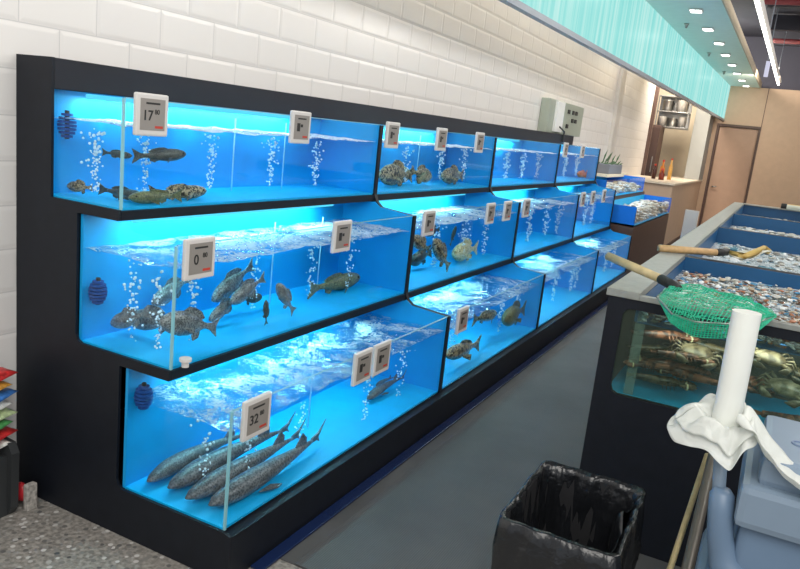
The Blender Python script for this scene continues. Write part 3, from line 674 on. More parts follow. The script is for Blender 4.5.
for k, (tier, px, py, x, l) in enumerate(((0, 60, 125, .19, 'round blue sponge filter at the left end of the nearest top tank'), (1, 91, 293, .355, 'round blue sponge filter at the left end of the nearest middle tank'), (2, 126, 403, .585, 'round blue sponge filter at the left end of the nearest bottom tank'))):
    p = at(px, py, 'x', x); p.y = max(p.y, .042)
    t = thing('sponge_filter', l, 'filter', p, 0, 'sponge filters')
    b = bm_new(); r = .031
    for q in range(7): z = -.036+q*.012; rr = r*math.sqrt(max(.15, 1-(z/.045)**2)); add_tube(b, [(0, 0, z-.004), (0, 0, z+.004)], rr, 16)
    obj('sponge', b, M['sponge'], t); b = bm_new(); add_tube(b, [(0, 0, -.045), (0, 0, .05)], .008, 8); obj('stem', b, M['ink'], t)
for k, (px, py, x, z, l) in enumerate(((131, 476, .57, B3+.012, 'white round drain cap on the bottom tank floor'), (185, 364, .70, B2+.012, 'white round drain cap on the middle tank floor near the corner seam'))):
    p = at(px, py, 'z', z+.01); b = bm_new(); add_tube(b, [(0, 0, 0), (0, 0, .02), (0, 0, .02), (0, 0, .03)], [.012, .012, .02, .02], 14); tag(obj('drain_cap', b, M['white'], None, False, (p.x, max(p.y, .03), z)), l, 'cap', 'drain caps')

# ------------------------------------------------------------------ shellfish trays beyond the rack
t = thing('shellfish_stand', 'brown stepped stand with two blue lined shellfish trays past the tank rack', 'stand')
b = bm_new(); add_prism(b, [(.02, 0), (.98, 0), (.98, .66), (.58, .68), (.58, .94), (.02, .94)], 'y', 6.96, 9.9); obj('stand_body', b, M['brown'], t)
def tray(x0, x1, y0, y1, z0, z1, nm):
    b = bm_new(); add_box(b, x0, x1, y0, y1, z0, z0+.01); add_box(b, x0, x0+.01, y0, y1, z0, z1); obj('tray_liner', b, M['bluefloor'], t)
    te = mat('bright blue tray end', (.0, .18, .75), .4)
    box('tray_end', te, t, x0, x1, y0, y0+.012, z0, z1); box('tray_end', te, t, x0, x1, y1-.012, y1, z0, z1)
    box('tray_glass', M['glass'], t, x1-.006, x1, y0, y1, z0, z1)
tray(.58, .98, 6.96, 9.9, .68, .895, 'l'); tray(.05, .60, 6.96, 9.6, .95, 1.15, 'u')
def shells(x0, x1, y0, y1, z0, z1, n, r, cols, label, seed, name='shellfish'):
    rnd = random.Random(seed); b = bm_new()
    for k in range(n):
        c = (rnd.uniform(x0, x1), rnd.uniform(y0, y1), rnd.uniform(z0, z1)); s = r*rnd.uniform(.6, 1.4)
        q = bmesh.ops.create_icosphere(b, subdivisions=1, radius=s); mi = rnd.randrange(len(cols))
        R = Matrix.Rotation(rnd.uniform(0, 6.28), 3, 'Z') @ Matrix.Rotation(rnd.uniform(-.7, .7), 3, 'X')
        for v in q['verts']: v.co = R @ Vector((v.co.x*1.35, v.co.y*.8, v.co.z*.38)) + Vector(c)
        for f in {f for v in q['verts'] for f in v.link_faces}: f.material_index = mi
    return tag(obj(name, b, cols), label, 'shellfish', kind='stuff')
shc = [mat('pale shell', (.62, .60, .54), .4), mat('cream shell', (.50, .40, .28), .4), mat('grey shell', (.22, .22, .20), .4), mat('brown shell', (.20, .11, .06), .4), mat('ice white shell', (.78, .82, .84), .3), mat('rust shell', (.38, .15, .07), .4)]
shells(.62, .95, 7.0, 9.85, .70, .83, 1400, .030, [shc[0], shc[4], shc[0], shc[1], shc[2]], 'heap of pale shellfish in the lower tray past the rack', 3)
shells(.25, .57, 7.0, 9.55, .97, 1.06, 800, .030, [shc[0], shc[4], shc[1], shc[2]], 'heap of pale shellfish in the upper tray past the rack', 4)
area('tray_light', (.75, 8.4, 1.5), (.7, 8.4, .8), .3, 2.4, 9, (.7, .9, 1))
# planter
t = thing('planter_box', 'small grey planter with green sprigs on the ledge past the top tank', 'planter', (.16, 9.1, 1.165))
box('trough', mat('grey planter', s2l(110, 112, 120), .6), t, -.14, .10, -.45, .45, 0, .13, .01)
b = bm_new(); rnd = random.Random(5)
for k in range(26):
    x, y_ = rnd.uniform(-.1, .08), rnd.uniform(-.4, .4); h = rnd.uniform(.05, .22) if abs(y_) < .15 else rnd.uniform(.02, .07)
    add_tube(b, [(x, y_, .12), (x+.02, y_+.02, .12+h*.6), (x+.04, y_+.05, .12+h)], [.006, .012, .001], 5)
obj('foliage', b, mat('planter green', (.07, .14, .06), .6), t)
struct(box('trim_7', M['plaster'], None, 0, .3, 8.4, 9.9, 1.13, 1.165))
# switch box on wall
t = thing('switch_box', 'grey green wall switch box with labelled breakers above the rack end', 'switch box', (0, 0, 0))
box('case', M['eboxm'], t, .002, .10, 5.98, 7.42, 1.603, 1.95, .008)
for (y_, z) in ((6.42, 1.86), (6.62, 1.86), (6.76, 1.86), (6.62, 1.77), (6.76, 1.77), (6.42, 1.70)):
    box('breaker', M['ink'], t, .098, .112, y_+.28, y_+.36, z-.022, z+.022, .003)
o = box('notice', mat('white paper', (.85, .85, .82), .6), t, .1, .13, 6.18, 6.46, 1.62, 1.94, .003); o['label'] = 'white paper notice on the case'
b = bm_new(); add_tube(b, [(.13, 6.34, 1.68), (.19, 6.35, 1.63), (.19, 6.34, 1.52)], .01, 6); obj('cable', b, M['ink'], t)

# ------------------------------------------------------------------ island
IX, IY, IZ, IXE, IYE = 1.88, 1.05, 1.0, 3.6, 9.0
isl = thing('island_tank_unit', 'black island unit with grey stone rim and open shellfish tanks across the aisle', 'display island')
WX0, WX1, WZ0, WZ1 = 1.94, 3.3, .60, .935
b = bm_new()
add_box(b, IX, WX0, IY, IY+.03, 0, .97); add_box(b, WX0, IXE, IY, IY+.03, 0, WZ0); add_box(b, WX0, IXE, IY, IY+.03, WZ1, .97); add_box(b, WX1, IXE, IY, IY+.03, WZ0, WZ1)
add_prism(b, [(WX0, WZ0), (WX0+.025, WZ0), (WX0+.008, WZ0+.008), (WX0, WZ0+.025)], 'y', IY, IY+.03)
add_prism(b, [(WX0, WZ1), (WX0+.025, WZ1), (WX0+.008, WZ1-.008), (WX0, WZ1-.025)], 'y', IY, IY+.03)
add_box(b, IX, IX+.03, IY+.03, IYE, 0, .97); add_box(b, IX, IXE, IYE-.03, IYE, 0, .97)
obj('body_panels', b, M['black'], isl)
b = bm_new(); W = .11
add_box(b, IX-.01, IX+W, IY-.008, IYE+.01, .972, IZ, .003); obj('stone_rim', b, M['rim'], isl)
b = bm_new(); add_box(b, IX+W, IXE, IY-.008, IY+.022, .972, .992, .003); obj('front_rim', b, M['rim'], isl)
b = bm_new(); add_box(b, IX+W, IXE, IYE-.16, IYE+.01, .986, 1.0, .003); obj('end_rim', b, M['rim'], isl)
DY = [2.50, 4.75, 6.75]
for y_ in DY:
    box('tank_divider', M['black'], isl, IX+W, IXE, y_-.04, y_+.04, .62, .985, .003)
box('tank_divider', M['black'], isl, IX+W, IXE, IYE-.1, IYE-.03, .62, .985)
ye = [IY+.035] + DY + [IYE-.06]
for k in range(4):
    a, c2 = ye[k]+(.042 if k else 0), ye[k+1]-.042
    b = bm_new(); z0 = .80 if k == 0 else .66
    if k == 0: a = 1.52; add_box(b, IX+W, IXE, IY+.035, 1.53, .882, .886); add_box(b, IX+W, IXE, 1.522, 1.53, .80, .886); add_box(b, IX+W-.01, IX+W, IY+.03, 1.52, .886, .97)
    add_box(b, IX+W-.01, IX+W, a, c2, z0, .97); add_box(b, IX+W, IXE, c2-.01, c2, z0, .985); add_box(b, IX+W, IXE, a, c2, z0-.01, z0)
    obj('tank_liner', b, M['deepblue'], isl)
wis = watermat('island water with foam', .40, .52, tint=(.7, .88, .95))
for k in range(4):
    a, c2 = ye[k]+(.045 if k else 0.0), ye[k+1]-.055
    zw = .915 if k == 0 else .865
    b = bm_new(); add_grid(b, 60, 70, lambda u, v: Vector((IX+W+.002+(IXE-IX-W-.004)*u, a+(c2-a)*v, zw+.006*noise.noise(Vector((u*22, v*22, k*3.)))+.004*noise.noise(Vector((u*60, v*60, k*4.))))))
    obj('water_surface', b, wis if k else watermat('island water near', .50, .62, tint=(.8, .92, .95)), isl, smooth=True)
shells(IX+W+.02, 2.9, IY+.045, 1.53, .893, .928, 2200, .010, shc, 'thin layer of mixed shellfish at the front of the near open tank', 10)
shells(IX+W+.03, 2.9, 1.55, DY[0]-.12, .85, .93, 4200, .0115, shc + [shc[0], shc[4], mat('blue glint shell', (.1, .3, .5), .3)], 'mixed shellfish filling the near open tank of the island', 11)
shells(IX+W+.03, 3.2, DY[0]+.3, DY[1]-.12, .80, .875, 2200, .022, [shc[0], shc[4], shc[2], shc[4], mat('teal grey shell', (.12, .28, .36), .3)], 'pale shellfish under foamy water in the second island tank', 12)
shells(IX+W+.03, 3.4, DY[1]+.4, DY[2]-.1, .80, .875, 1200, .026, [shc[0], shc[4], shc[2]], 'pale shellfish under foamy water in the third island tank', 13)
shells(IX+W+.03, 3.5, DY[2]+.4, IYE-.2, .80, .875, 900, .026, [shc[0], shc[4], shc[2]], 'pale shellfish in the farthest island tank', 14)
# lobster window
box('window_glass', glassmat('greenish window glass', (.80, .88, .83), 1.45, haze=.06, hazecol=(.25, .32, .26)), isl, WX0, WX1, IY+.008, IY+.016, WZ0, WZ1)
b = bm_new(); add_box(b, WX0-.03, WX1, IY+.035, 1.52, WZ0-.01, WZ0); obj('window_floor', b, M['bluefloor'], isl)
b = bm_new(); add_box(b, WX0-.03, WX1, 1.51, 1.52, WZ0, .88); add_box(b, WX0-.03, WX0-.02, IY+.035, 1.51, WZ0, .88); obj('window_back', b, mat('murky brown back', (.075, .07, .05), .5), isl)
box('corner_strip', glassmat('pale strip', (.8, .9, .88), 1.5, haze=.25, hazecol=(.5, .6, .58)), isl, 1.985, 2.02, IY+.04, IY+.05, WZ0, WZ1-.01)
area('island_light', (2.5, IY+.12, .875), (2.5, 1.3, .62), .9, .08, 2.1, (.95, 1, .92)).parent = isl

def crab(name, loc, R, rotz, m, label, tilt=.3, group='crabs in the island window tank'):
    t = thing(name, label, 'crab', loc, rotz, group); t.rotation_euler = (tilt, .1, rotz)
    b = bm_new(); q = add_ball(b, (0, 0, 0), R, 3, (1, .78, .38))
    for v in q: v.co += v.co.normalized()*R*.06*noise.noise(v.co*60)
    obj('shell', b, m, t, True)
    for s in (-1, 1):
        for k in range(4):
            a = -.5+k*.38
            d = Vector((s*math.cos(a), math.sin(a), 0)); b = bm_new()
            add_tube(b, [d*R*.8, d*R*1.35+Vector((0, 0, R*.25)), d*R*1.8+Vector((0, 0, -R*.3))], [R*.1, R*.08, R*.02], 7); obj('leg', b, m, t, True)
        b = bm_new(); add_tube(b, [(s*R*.7, -R*.5, 0), (s*R*1.15, -R*.9, 0), (s*R*.8, -R*1.35, 0), (s*R*.35, -R*1.5, 0)], [R*.12, R*.15, R*.24, R*.04], 8); obj('claw', b, m, t, True)
    return t
def lobster(loc, L, rotz, m, label, tilt=0):
    t = thing('lobster', label, 'lobster', loc, rotz, 'lobsters in the island window tank'); t.rotation_euler = (0, tilt, rotz)
    b = bm_new(); pts = []; rr = []
    for k in range(8): x = -.5*L+k*.058*L; pts += [(x, 0, 0), (x+.045*L, 0, 0)]; rr += [.052*L+.004*L*k, .062*L+.004*L*k]
    pts += [(0, 0, .005*L), (.18*L, 0, .012*L), (.3*L, 0, .01*L), (.40*L, 0, .02*L)]; rr += [.09*L, .095*L, .075*L, .01*L]
    add_tube(b, pts, rr, 12); obj('shell', b, m, t, True)
    for s in (-1, 0, 1): b = bm_new(); add_prism(b, [(-.48*L, s*.03*L-.02*L), (-.48*L, s*.03*L+.02*L), (-.6*L, s*.08*L+.04*L), (-.62*L, s*.08*L), (-.6*L, s*.08*L-.04*L)], 'z', -.008*L, .008*L); obj('tail_fan', b, m, t)
    for s in (-1, 1):
        for k in range(4):
            x = .22*L-k*.07*L; b = bm_new(); add_tube(b, [(x, s*.07*L, -.02*L), (x+.02*L, s*.17*L, .04*L), (x+.05*L, s*.26*L, -.09*L)], [.014*L, .012*L, .004*L], 6); obj('leg', b, m, t, True)
        b = bm_new(); add_tube(b, [(.25*L, s*.06*L, 0), (.38*L, s*.13*L, .01*L), (.5*L, s*.11*L, 0), (.6*L, s*.09*L, 0), (.68*L, s*.08*L, 0)], [.02*L, .03*L, .06*L, .05*L, .005*L], 8); cl = obj('claw', b, m, t, True)
        b = bm_new(); add_tube(b, [(.47*L, s*.115*L, 0), (.5*L, s*.11*L, 0)], .064*L, 8); o = obj('claw_band', b, mat('cream rubber band', (.75, .66, .42), .5), cl); o['label'] = 'cream rubber band'
        b = bm_new(); add_tube(b, [(.36*L, s*.02*L, .03*L), (.5*L, s*.12*L, .14*L), (.3*L, s*.28*L, .22*L)], [.005*L, .004*L, .002*L], 5); obj('antenna', b, m, t, True)
    return t
lm = fishmat('brown green lobster shell', (.015, .02, .012), (.12, .085, .045), 20, .5, True)
lm2 = fishmat('red brown lobster shell', (.04, .014, .010), (.26, .10, .055), 20, .5, True)
cm = fishmat('tan crab shell', (.10, .07, .04), (.26, .20, .12), 16, .48, True); cm2 = fishmat('olive crab shell', (.08, .08, .045), (.22, .20, .13), 16, .48, True)
lobster((2.10, 1.17, .66), .20, .15, lm, 'dark lobster on the window tank floor, lowest at the left')
lobster((2.12, 1.26, .70), .24, PI+.2, lm2, 'red brown lobster lying above the lowest left one in the window tank')
lobster((2.05, 1.22, .765), .17, .6, lm, 'dark green lobster at the top of the left pile in the window tank')
lobster((2.27, 1.30, .72), .20, PI-.2, lm, 'dark lobster right of the pile under the tan crab')
lobster((2.57, 1.12, .645), .22, .1, lm2, 'brown lobster at the floor of the window tank behind the cart')
lobster((2.08, 1.20, .83), .20, .5, lm2, 'red brown lobster at the top left of the window tank')
lobster((2.22, 1.25, .81), .22, PI-.3, lm, 'dark lobster near the top middle of the window tank')
lobster((2.16, 1.15, .775), .18, .2, lm2, 'red brown lobster just under the top ones at the window glass')
lobster((2.20, 1.18, .70), .20, PI-.1, lm2, 'red brown lobster in the middle of the window tank pile')
lobster((2.17, 1.33, .765), .20, .3, lm, 'dark lobster under the tray at the back of the window tank pile')
lobster((2.06, 1.13, .72), .15, PI+.5, lm2, 'small red brown lobster pressed to the glass at the left of the window tank')
crab('brown_crab', at(697, 352, 'y', 1.2), .06, .1, cm, 'tan round crab left of the white film roll in the window tank')
crab('brown_crab', at(770, 358, 'y', 1.18), .055, .2, cm, 'tan crab just right of the white film roll in the window tank')
crab('brown_crab', at(786, 388, 'y', 1.16), .06, -.2, cm2, 'olive crab below the tan crab beside the white film roll')
crab('brown_crab', at(757, 383, 'y', 1.22), .045, .4, lm2, 'dark red crab close behind the white film roll')
crab('brown_crab', at(800, 372, 'y', 1.25), .05, .5, lm, 'dark crab at the right edge of the photo in the window tank')

# ------------------------------------------------------------------ nets
t = thing('green_net', 'green mesh hand net with pale pole and black collar on the island corner', 'hand net')
pe, pc = at(608, 256, 'z', 1.085), at(661, 279, 'z', 1.05); pd = at(672, 285, 'z', 1.045)
b = bm_new(); add_tube(b, [pe, pc], .017, 12); obj('pole', b, M['wood'], t, True)
b = bm_new(); add_tube(b, [pc, pd, pd+(pd-pc)*.6], [.0185, .0185, .014], 12); obj('collar', b, M['ink'], t, True)
hoop = [at(*q) for q in ((672, 285, 'z', 1.045), (657, 297, 'z', 1.02), (672, 314, 'z', 1.0), (695, 322, 'z', .99), (725, 324, 'z', 1.0), (760, 322, 'z', 1.01), (776, 316, 'z', 1.01), (750, 300, 'z', 1.03), (715, 290, 'z', 1.04), (690, 284, 'z', 1.045), (672, 285, 'z', 1.045))]
b = bm_new(); add_tube(b, hoop, .0035, 8); obj('hoop', b, M['steel'], t, True)
def netf(u, v, h=0, ph=0):
    # v around from one hoop side to the other, u along the hoop
    A = hoop[0].lerp(hoop[1], v)
    lo_ = [hoop[1], hoop[2], hoop[3], hoop[4], hoop[5], hoop[6]]; up_ = [hoop[0], hoop[9], hoop[8], hoop[7], hoop[7].lerp(hoop[6], .5), hoop[6]]
    f = min(u*5, 4.999); i = int(f); a = lo_[i].lerp(lo_[i+1], f-i); c = up_[i].lerp(up_[i+1], f-i)
    p = a.lerp(c, v)
    p.z += h*math.sin(PI*v)*math.sin(PI*min(1, u*1.05)) + .010*noise.noise(Vector((u*9+ph, v*7, ph))) + .014*noise.noise(Vector((u*4+ph, v*3, ph+2)))
    p.x += .006*noise.noise(Vector((u*12, v*9, ph+7))); p.y += .010*noise.noise(Vector((u*12, v*9, ph+17)))
    return p
for lay, (h, nu, nv) in enumerate(((.035, 40, 19), (.008, 36, 17))):
    b = bm_new(); add_grid(b, nu, nv, lambda u, v: netf(u, v, h, lay*3.1)); obj('mesh_bag', b, M['greennet'], t, wire=.0021)
def drape(u, v):
    lo_ = [hoop[1], hoop[2], hoop[3], hoop[4], hoop[5], hoop[6]]; f = min(u*5, 4.999); i = int(f); p = lo_[i].lerp(lo_[i+1], f-i)
    p = p.copy(); e = math.sin(PI*u); p.z -= v*.05*e; p.y = min(p.y, IY-.02-.01*e) if v > .1 else p.y; p.y += .004*noise.noise(Vector((u*20, v*5, 1))); return p
for lay in range(2):
    b = bm_new(); add_grid(b, 44, 7, lambda u, v: drape(u, v)+Vector((.002*lay, -.004*lay, .002*lay))); obj('mesh_skirt', b, M['greennet'], t, wire=.0020)
t = thing('yellow_net', 'hand net with tan wooden handle and yellow bag lying over the island divider', 'hand net')
a, c2 = at(659, 248, 'z', 1.02), at(716, 252.5, 'z', 1.02)
b = bm_new(); add_tube(b, [a, c2], .019, 12); obj('handle', b, M['wood2'], t, True)
e = at(727, 252, 'z', 1.015); b = bm_new(); add_tube(b, [c2, e], .021, 12); obj('collar', b, M['ink'], t, True)
g = at(768, 251, 'z', 1.02)
b = bm_new(); add_tube(b, [e, at(745, 256, 'z', 1.02), at(764, 249, 'z', 1.02), g], [.012, .016, .022, .018], 10); o = obj('rim_sleeve', b, M['yellownet'], t, True); o['label'] = 'yellow cloth sleeve on the rim'
b = bm_new()
def bag(u, v):
    p = e.lerp(g, u); return p + Vector((.02*math.sin(v*6), -.16*v*math.sin(PI*u)**.7, -.035*v*math.sin(PI*u) + .008*noise.noise(Vector((u*8, v*8, 0)))+.004))
add_grid(b, 20, 12, bag); o = obj('bag', b, M['palenet'], t, True, solid=.003); o['label'] = 'pale cloth net bag'
t = thing('far_net', 'pale handled net with dark collar lying across the far end of the island', 'hand net')
a, c2 = at(781, 206, 'y', 8.88), at(830, 210, 'y', 8.88)
a.z = c2.z = 1.034
b = bm_new(); add_tube(b, [a, a.lerp(c2, .12)], .033, 12); obj('collar', b, M['ink'], t)
b = bm_new(); add_tube(b, [a.lerp(c2, .12), c2], .03, 12); obj('handle', b, M['yellownet'], t)
b = bm_new(); add_tube(b, [a.lerp(c2, .12)+Vector((0, -.15, 0)), c2+Vector((0, -.2, 0))], .03, 12); obj('bag', b, M['palenet'], t)
b = bm_new(); add_box(b, 1.69, 1.80, 5.0, 5.03, .004, 1.07, .004); tag(obj('white_board', b, M['pilaster']), 'narrow white board standing upright beside the far left of the island', 'board')

# ------------------------------------------------------------------ bin with liner
t = thing('waste_bin', 'black rectangular waste bin with crumpled black liner on the aisle floor', 'bin', (2.04, .193, 0))
def rrect(hx, hy, r, n=5):
    out = []
    for cx, cy, a0 in ((hx-r, hy-r, 0), (-hx+r, hy-r, 90), (-hx+r, -hy+r, 180), (hx-r, -hy+r, 270)):
        for k in range(n+1): a = math.radians(a0+90*k/n); out.append((cx+r*math.cos(a), cy+r*math.sin(a)))
    return out
b = bm_new(); rings = []
for z, s in ((.004, .8), (.53, .98), (.535, 1.0), (.535, .96), (.02, .77)):
    rings.append([b.verts.new((x, y_, z)) for x, y_ in rrect(.150*s, .215*s, .03)])
for A, B in zip(rings, rings[1:]):
    for k in range(len(A)): b.faces.new((A[k], A[(k+1) % len(A)], B[(k+1) % len(A)], B[k]))
b.faces.new(rings[0][::-1]); b.faces.new(rings[-1]); obj('body', b, M['bin'], t)
b = bm_new(); base = rrect(1, 1, .2, 10); N = 132
def resamp(hx, hy, r):
    pts = [Vector(p) for p in rrect(hx, hy, r, 8)]; pts.append(pts[0]); d = [0]
    for p, q in zip(pts, pts[1:]): d.append(d[-1]+(q-p).length)
    out = []
    for k in range(N):
        s = d[-1]*k/N
        i = max(j for j in range(len(d)-1) if d[j] <= s+1e-9); f = (s-d[i])/max(1e-9, d[i+1]-d[i]); out.append(pts[i].lerp(pts[i+1], f))
    return out
lay = []
sec = [(.16, .83, .02), (.24, .93, .03), (.32, .99, .028), (.40, 1.03, .026), (.47, 1.05, .020), (.52, 1.045, .013), (.550, 1.02, .005), (.553, .97, .004), (.53, .93, .018), (.46, .90, .035), (.36, .86, .055), (.24, .80, .05), (.12, .74, .05), (.05, .66, .03), (.04, .3, .02), (.035, .05, .01)]
for z, s, a in sec:
    pts = resamp(.152*s, .217*s, min(.03, .1*s)); row = []
    for k, p in enumerate(pts):
        th = 2*PI*k/N; w = a*(noise.noise(Vector((math.cos(th)*5, math.sin(th)*5, z*7))) + .6*noise.noise(Vector((math.cos(th)*16, math.sin(th)*16, z*16))))
        nn = Vector((p.x/.15, p.y/.22)).normalized(); row.append(b.verts.new((p.x+nn.x*w, p.y+nn.y*w, z+.4*a*noise.noise(Vector((math.cos(th)*9, math.sin(th)*9, z*3))))))
    lay.append(row)
for A, B in zip(lay, lay[1:]):
    for k in range(N): b.faces.new((A[k], A[(k+1) % N], B[(k+1) % N], B[k]))
b.faces.new(lay[-1]); obj('liner', b, M['bag'], t, True)
# crumpled fold of film inside
b = bm_new(); add_grid(b, 18, 26, lambda u, v: Vector((.02+.10*u+.03*noise.noise(Vector((u*4, v*6, 2))), .19-.36*v*(.5+.5*u), .52-.34*math.sin(PI*(1-u)*.5)-.1*v+.05*noise.noise(Vector((u*6, v*6, 5))))))
obj('inner_fold', b, M['bag'], t, True, solid=.002)

# ------------------------------------------------------------------ cart, film roll, poles
t = thing('plastic_cart', 'grey blue moulded plastic cart with raised lid and upright handle', 'cart')
def ptz(px, py, y_): return at(px, py, 'y', y_)
rt, rb_ = ptz(747, 312, -.06), ptz(722, 440, -.06)
hp = [ptz(722, 494, -.10), ptz(721, 510, -.11), ptz(720, 535, -.11), ptz(724, 560, -.11), ptz(734, 582, -.12), ptz(755, 602, -.12)]
b = bm_new(); add_tube(b, [hp[0]+Vector((0, 0, .012)), hp[0]] + hp[1:], [.016, .025, .026, .027, .032, .044, .055], 16); obj('handle', b, M['greyblue'], t, True)
b = bm_new(); add_tube(b, [hp[0]+Vector((0, 0, -.05)), rb_+Vector((0, 0, -.005))], .014, 14); obj('handle_post', b, M['greyblue2'], t, True)
b = bm_new(); add_box(b, 2.425, 2.95, -.13, .20, .25, .80, .02); obj('tub', b, M['greyblue'], t, True)
b = bm_new(); add_box(b, 2.412, 2.95, -.15, .22, .775, .868, .016); add_box(b, 2.44, 2.95, -.12, .20, .862, .925, .016); obj('lid', b, M['greyblue2'], t)
b = bm_new(); add_box(b, 2.36, 2.44, -.12, .16, .55, .62, .02); obj('side_ledge', b, M['greyblue'], t)
for (x, y_) in ((2.5, -.08), (2.5, .15), (2.88, -.08), (2.88, .15)):
    b = bm_new(); add_tube(b, [(x, y_, .25), (x, y_, .05)], .02, 10); o = obj('leg', b, M['greyblue'], t); b = bm_new(); add_tube(b, [(x-.015, y_, .035), (x+.015, y_, .035)], .035, 16); obj('wheel', b, M['ink'], o)
b = bm_new()
for k in range(20):
    a = 2*PI*k/20; a2 = 2*PI*(k+1)/20; add_tube(b, [(2.52+.025*math.cos(a), .02+.016*math.sin(a), .926), (2.52+.025*math.cos(a2), .02+.016*math.sin(a2), .926)], .0022, 5)
o = obj('emblem', b, mat('faint blue print', s2l(110, 128, 158), .5), t); o['label'] = 'oval blue printed emblem'
t = thing('film_roll', 'tall upright white roll of plastic bags in front of the island window', 'film roll')
ax = (rt-rb_); r0 = .0285
b = bm_new(); add_tube(b, [rb_, rt, rt], [r0, r0, r0*.45], 32, cap=False); add_tube(b, [rt, rt-ax*.1], [r0*.45, r0*.45], 24, cap=False)
ro = obj('roll', b, M['roll'], t, True)
m_ = ro.modifiers.new('e', 'EDGE_SPLIT'); m_.split_angle = .6
b = bm_new(); add_tube(b, [rt-ax*.12, rt-ax*.02], r0*.43, 20); o = obj('core', b, mat('card core', (.35, .30, .24), .8), t); o['label'] = 'brown card core'
# film gathered at its foot
t2 = thing('loose_film', 'crumpled white plastic film spilling from the foot of the roll over the cart', 'plastic film')
cen = rb_+Vector((0, 0, .02))
def crom(P, f, closed):
    n = len(P); m = n if closed else n-1; f = min(max(f, 0), .99999)*m; i = int(f); t = f-i
    g = (lambda k: P[k % n]) if closed else (lambda k: P[min(max(k, 0), n-1)])
    a, b_, c, d = g(i-1), g(i), g(i+1), g(i+2)
    return .5*((2*b_)+(c-a)*t+(2*a-5*b_+4*c-d)*t*t+(3*b_-a-3*c+d)*t**3)
outer = [ptz(*q) for q in ((667, 426, -.07), (674, 441, -.10), (698, 447, -.13), (716, 460, -.15), (729, 470, -.155), (744, 452, -.15), (758, 441, -.12), (752, 424, -.03), (735, 412, .0), (712, 404, .0), (690, 407, .0), (676, 414, -.03))]
inner = [cen + Vector((r0*1.02*math.cos(a), r0*1.02*math.sin(a), .012)) for a in [PI-2*PI*k/12*-1 for k in range(12)]]
def sk(u, v):
    p = crom(inner, u, True).lerp(crom(outer, u, True), v)
    bul = .030*math.sin(PI*min(1, v*1.15)) if v < .87 else .030*math.sin(PI*min(1, v*1.15))
    wr = .006*math.sin(u*2*PI*6+v*5)*v*(1-v)*4 + .010*noise.noise(Vector((math.cos(u*6.283)*2.2, math.sin(u*6.283)*2.2, v*3)))*v
    return p + Vector((0, -.5*wr, bul+wr))
b = bm_new(); add_grid(b, 110, 24, sk); obj('gathered_skirt', b, M['film'], t2, True, solid=.0012)
def sk2(u, v):
    p = sk(u, v*.82); return p + Vector((.004*math.sin(u*31), -.004, .012*v+.006*noise.noise(Vector((math.cos(u*6.283)*4, math.sin(u*6.283)*4, v*3+5)))))
b = bm_new(); add_grid(b, 110, 20, sk2); obj('upper_fold', b, M['film'], t2, True, solid=.0012)
q0 = [ptz(735, 425, -.14), ptz(750, 438, -.15), ptz(762, 455, -.15), ptz(780, 478, -.16), ptz(800, 494, -.17), ptz(830, 508, -.17)]
q1 = [ptz(745, 412, -.09), ptz(757, 425, -.09), ptz(766, 440, -.09), ptz(782, 458, -.09), ptz(802, 474, -.09), ptz(840, 488, -.09)]
def tail(u, v):
    p = crom(q0, u, False).lerp(crom(q1, u, False), v)
    return p + Vector((0, 0, .012*math.sin(v*7+u*3)+.008*noise.noise(Vector((u*6, v*5, 4)))+.006))
b = bm_new(); add_grid(b, 40, 12, tail); obj('trailing_sheet', b, M['film'], t2, True, solid=.0015)
for k, (a, c2, r, m, l) in enumerate((((672, 563), (699, 480), .008, M['wood'], 'thin pale wooden pole leaning left of the steel pole'), ((689, 562), (711, 466), .015, mat('grey pole', (.17, .15, .13), .35, metal=.4), 'thick dark grey pole leaning between the wooden pole and the cart'))):
    A, B = at(a[0], a[1], 'y', .18), at(c2[0], c2[1], 'y', .5)
    d = (B-A).normalized(); A2 = A - d*((A.z-.01)/d.z); B2 = B + d*.12
    b = bm_new(); add_tube(b, [A2, B2], r, 12); tag(obj('leaning_pole', b, m, None, True), l, 'pole', 'poles leaning by the cart')

# ------------------------------------------------------------------ goods at the left
t = thing('dark_crate', 'dark grey board crate at the left edge beside the rack end', 'crate')
b = bm_new(); add_prism(b, [(.012, 0), (.15, 0), (.168, .03), (.175, .24), (.155, .275), (.012, .285)], 'y', -.155, -.125); obj('front_board', b, mat('charcoal board', (.035, .038, .04), .5), t)
b = bm_new(); add_box(b, .012, .15, -.60, -.155, 0, .23); obj('crate_body', b, mat('charcoal board', (.035, .038, .04), .5), t)
rnd = random.Random(21)
cols = [((.55, .03, .03), 'red'), ((.10, .38, .12), 'green'), ((.70, .68, .62), 'white'), ((.05, .18, .50), 'blue'), ((.60, .30, .05), 'orange'), ((.45, .55, .30), 'light green')]
names = ('red', 'green', 'white', 'blue', 'orange', 'light green')
def packet(x0, x1, yc, zc, m, label, rz):
    b = bm_new(); hx = (x1-x0)/2
    add_grid(b, 12, 10, lambda u, v: Vector(((u-.5)*2*hx, (v-.5)*.13, .020*math.sin(PI*u)**.5*math.sin(PI*v)**.5+.003*noise.noise(Vector((u*9, v*9, zc*50))))))
    add_grid(b, 12, 10, lambda u, v: Vector(((u-.5)*2*hx, (v-.5)*.13, -.016*math.sin(PI*u)**.5*math.sin(PI*v)**.5)))
    bmesh.ops.remove_doubles(b, verts=b.verts, dist=.0015)
    o = tag(obj('snack_packet', b, m, None, True, ((x0+x1)/2, yc, zc)), label, 'packet', 'packets heaped at the left edge'); o.rotation_euler = (0.15, 0, rz)
seq = [2, 0, 1, 5, 2, 3, 4, 0]
ordn = ('lowest', 'second lowest', 'third lowest', 'fourth', 'fifth', 'sixth', 'second highest', 'topmost')
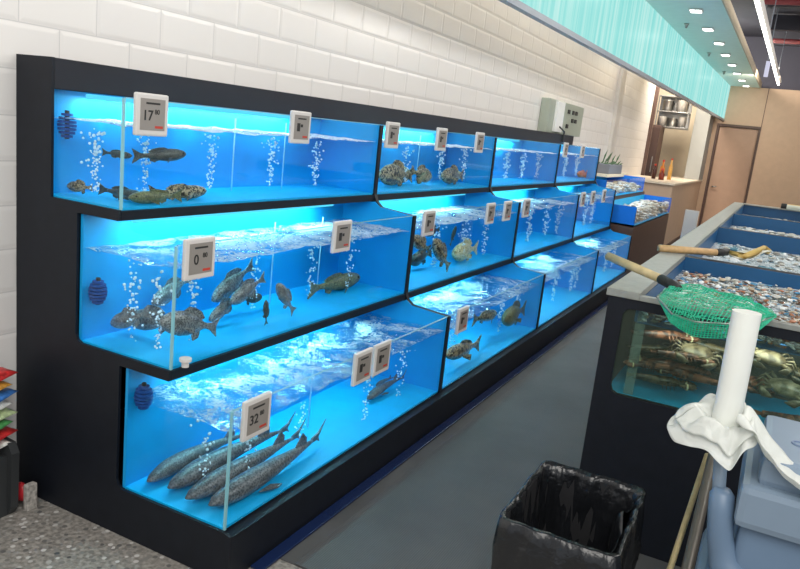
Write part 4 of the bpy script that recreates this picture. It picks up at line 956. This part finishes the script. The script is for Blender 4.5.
for k in range(8):
    c = cols[seq[k]]; packet(.015, .155, -.20+.02*(k % 2), .265+k*.036, mat('%s packet foil' % c[1], c[0], .3, var=.5, vscale=45), '%s snack packet, %s in the heap at the left edge' % (c[1], ordn[k]), .1*(k % 3))
b = bm_new(); add_box(b, .16, .185, -.10, -.06, .0, .10, .004); tag(obj('small_carton', b, mat('pale striped carton', (.45, .42, .38), .6, var=.5, vscale=60)), 'small pale carton standing at the foot of the rack end panel', 'carton')
b = bm_new(); add_ball(b, (.135, -.09, .06), .032, 2, (1, .6, 1.2)); tag(obj('red_package', b, mat('red wrap', (.5, .02, .03), .4), None, True), 'small red package beside the pale carton near the floor', 'package')

# ------------------------------------------------------------------ lights
w = bpy.data.worlds.new('w'); S.world = w; w.use_nodes = True
bg = w.node_tree.nodes['Background']; bg.inputs[0].default_value = (.90, .94, 1, 1); bg.inputs[1].default_value = .62
def lamp(name, loc, target, sx, sy, p, col=(1, .96, .9)): return area(name, loc, target, sx, sy, p, col)
lamp('room_fill', (2.6, -2.0, 3.4), (.2, 2.5, 1.6), 3, 2, 100)  # added fill behind the camera, no fixture modelled
for k, y_ in enumerate((1.5, 5, 9)): lamp('room_fill', (3.7, y_, 3.1), (1.6, y_, .6), .6, 2.6, 45)  # more added fill, kept out of view on the right
for y_ in (2, 5.5, 9): lamp('wall_fill', (.36, y_, 3.75), (.12, y_, 1.2), .3, 3.2, 34, (1, .96, .91))  # added lamps hidden behind the canopy to brighten the tiled wall
for y_ in (6, 8.5, 11, 13.3): lamp('downlight', (1.33+.01*(y_-6), y_, 2.97), (1.4, y_, 0), .1, .1, 9, (1, .95, .88))
lamp('back_wall_fill', (1.9, 12.6, 2.9), (1.6, 15, 1.5), .8, .8, 30, (1, .86, .68))  # added lamp that brightens the back wall and door
lamp('kitchen_fill', (0.5, 12.6, 3.6), (.3, 14.6, 1.4), .8, .8, 120, (1, .92, .8))  # unseen lamp added to lift the dark kitchen
S.view_settings.view_transform = 'Standard'; S.view_settings.look = 'None'; S.view_settings.gamma = 1; S.view_settings.exposure = 0
S.view_settings.use_curve_mapping = False
S.cycles.max_bounces = 10; S.cycles.transparent_max_bounces = 24; S.cycles.use_denoising = True
S.cycles.caustics_reflective = False; S.cycles.caustics_refractive = False; S.cycles.sample_clamp_indirect = 6
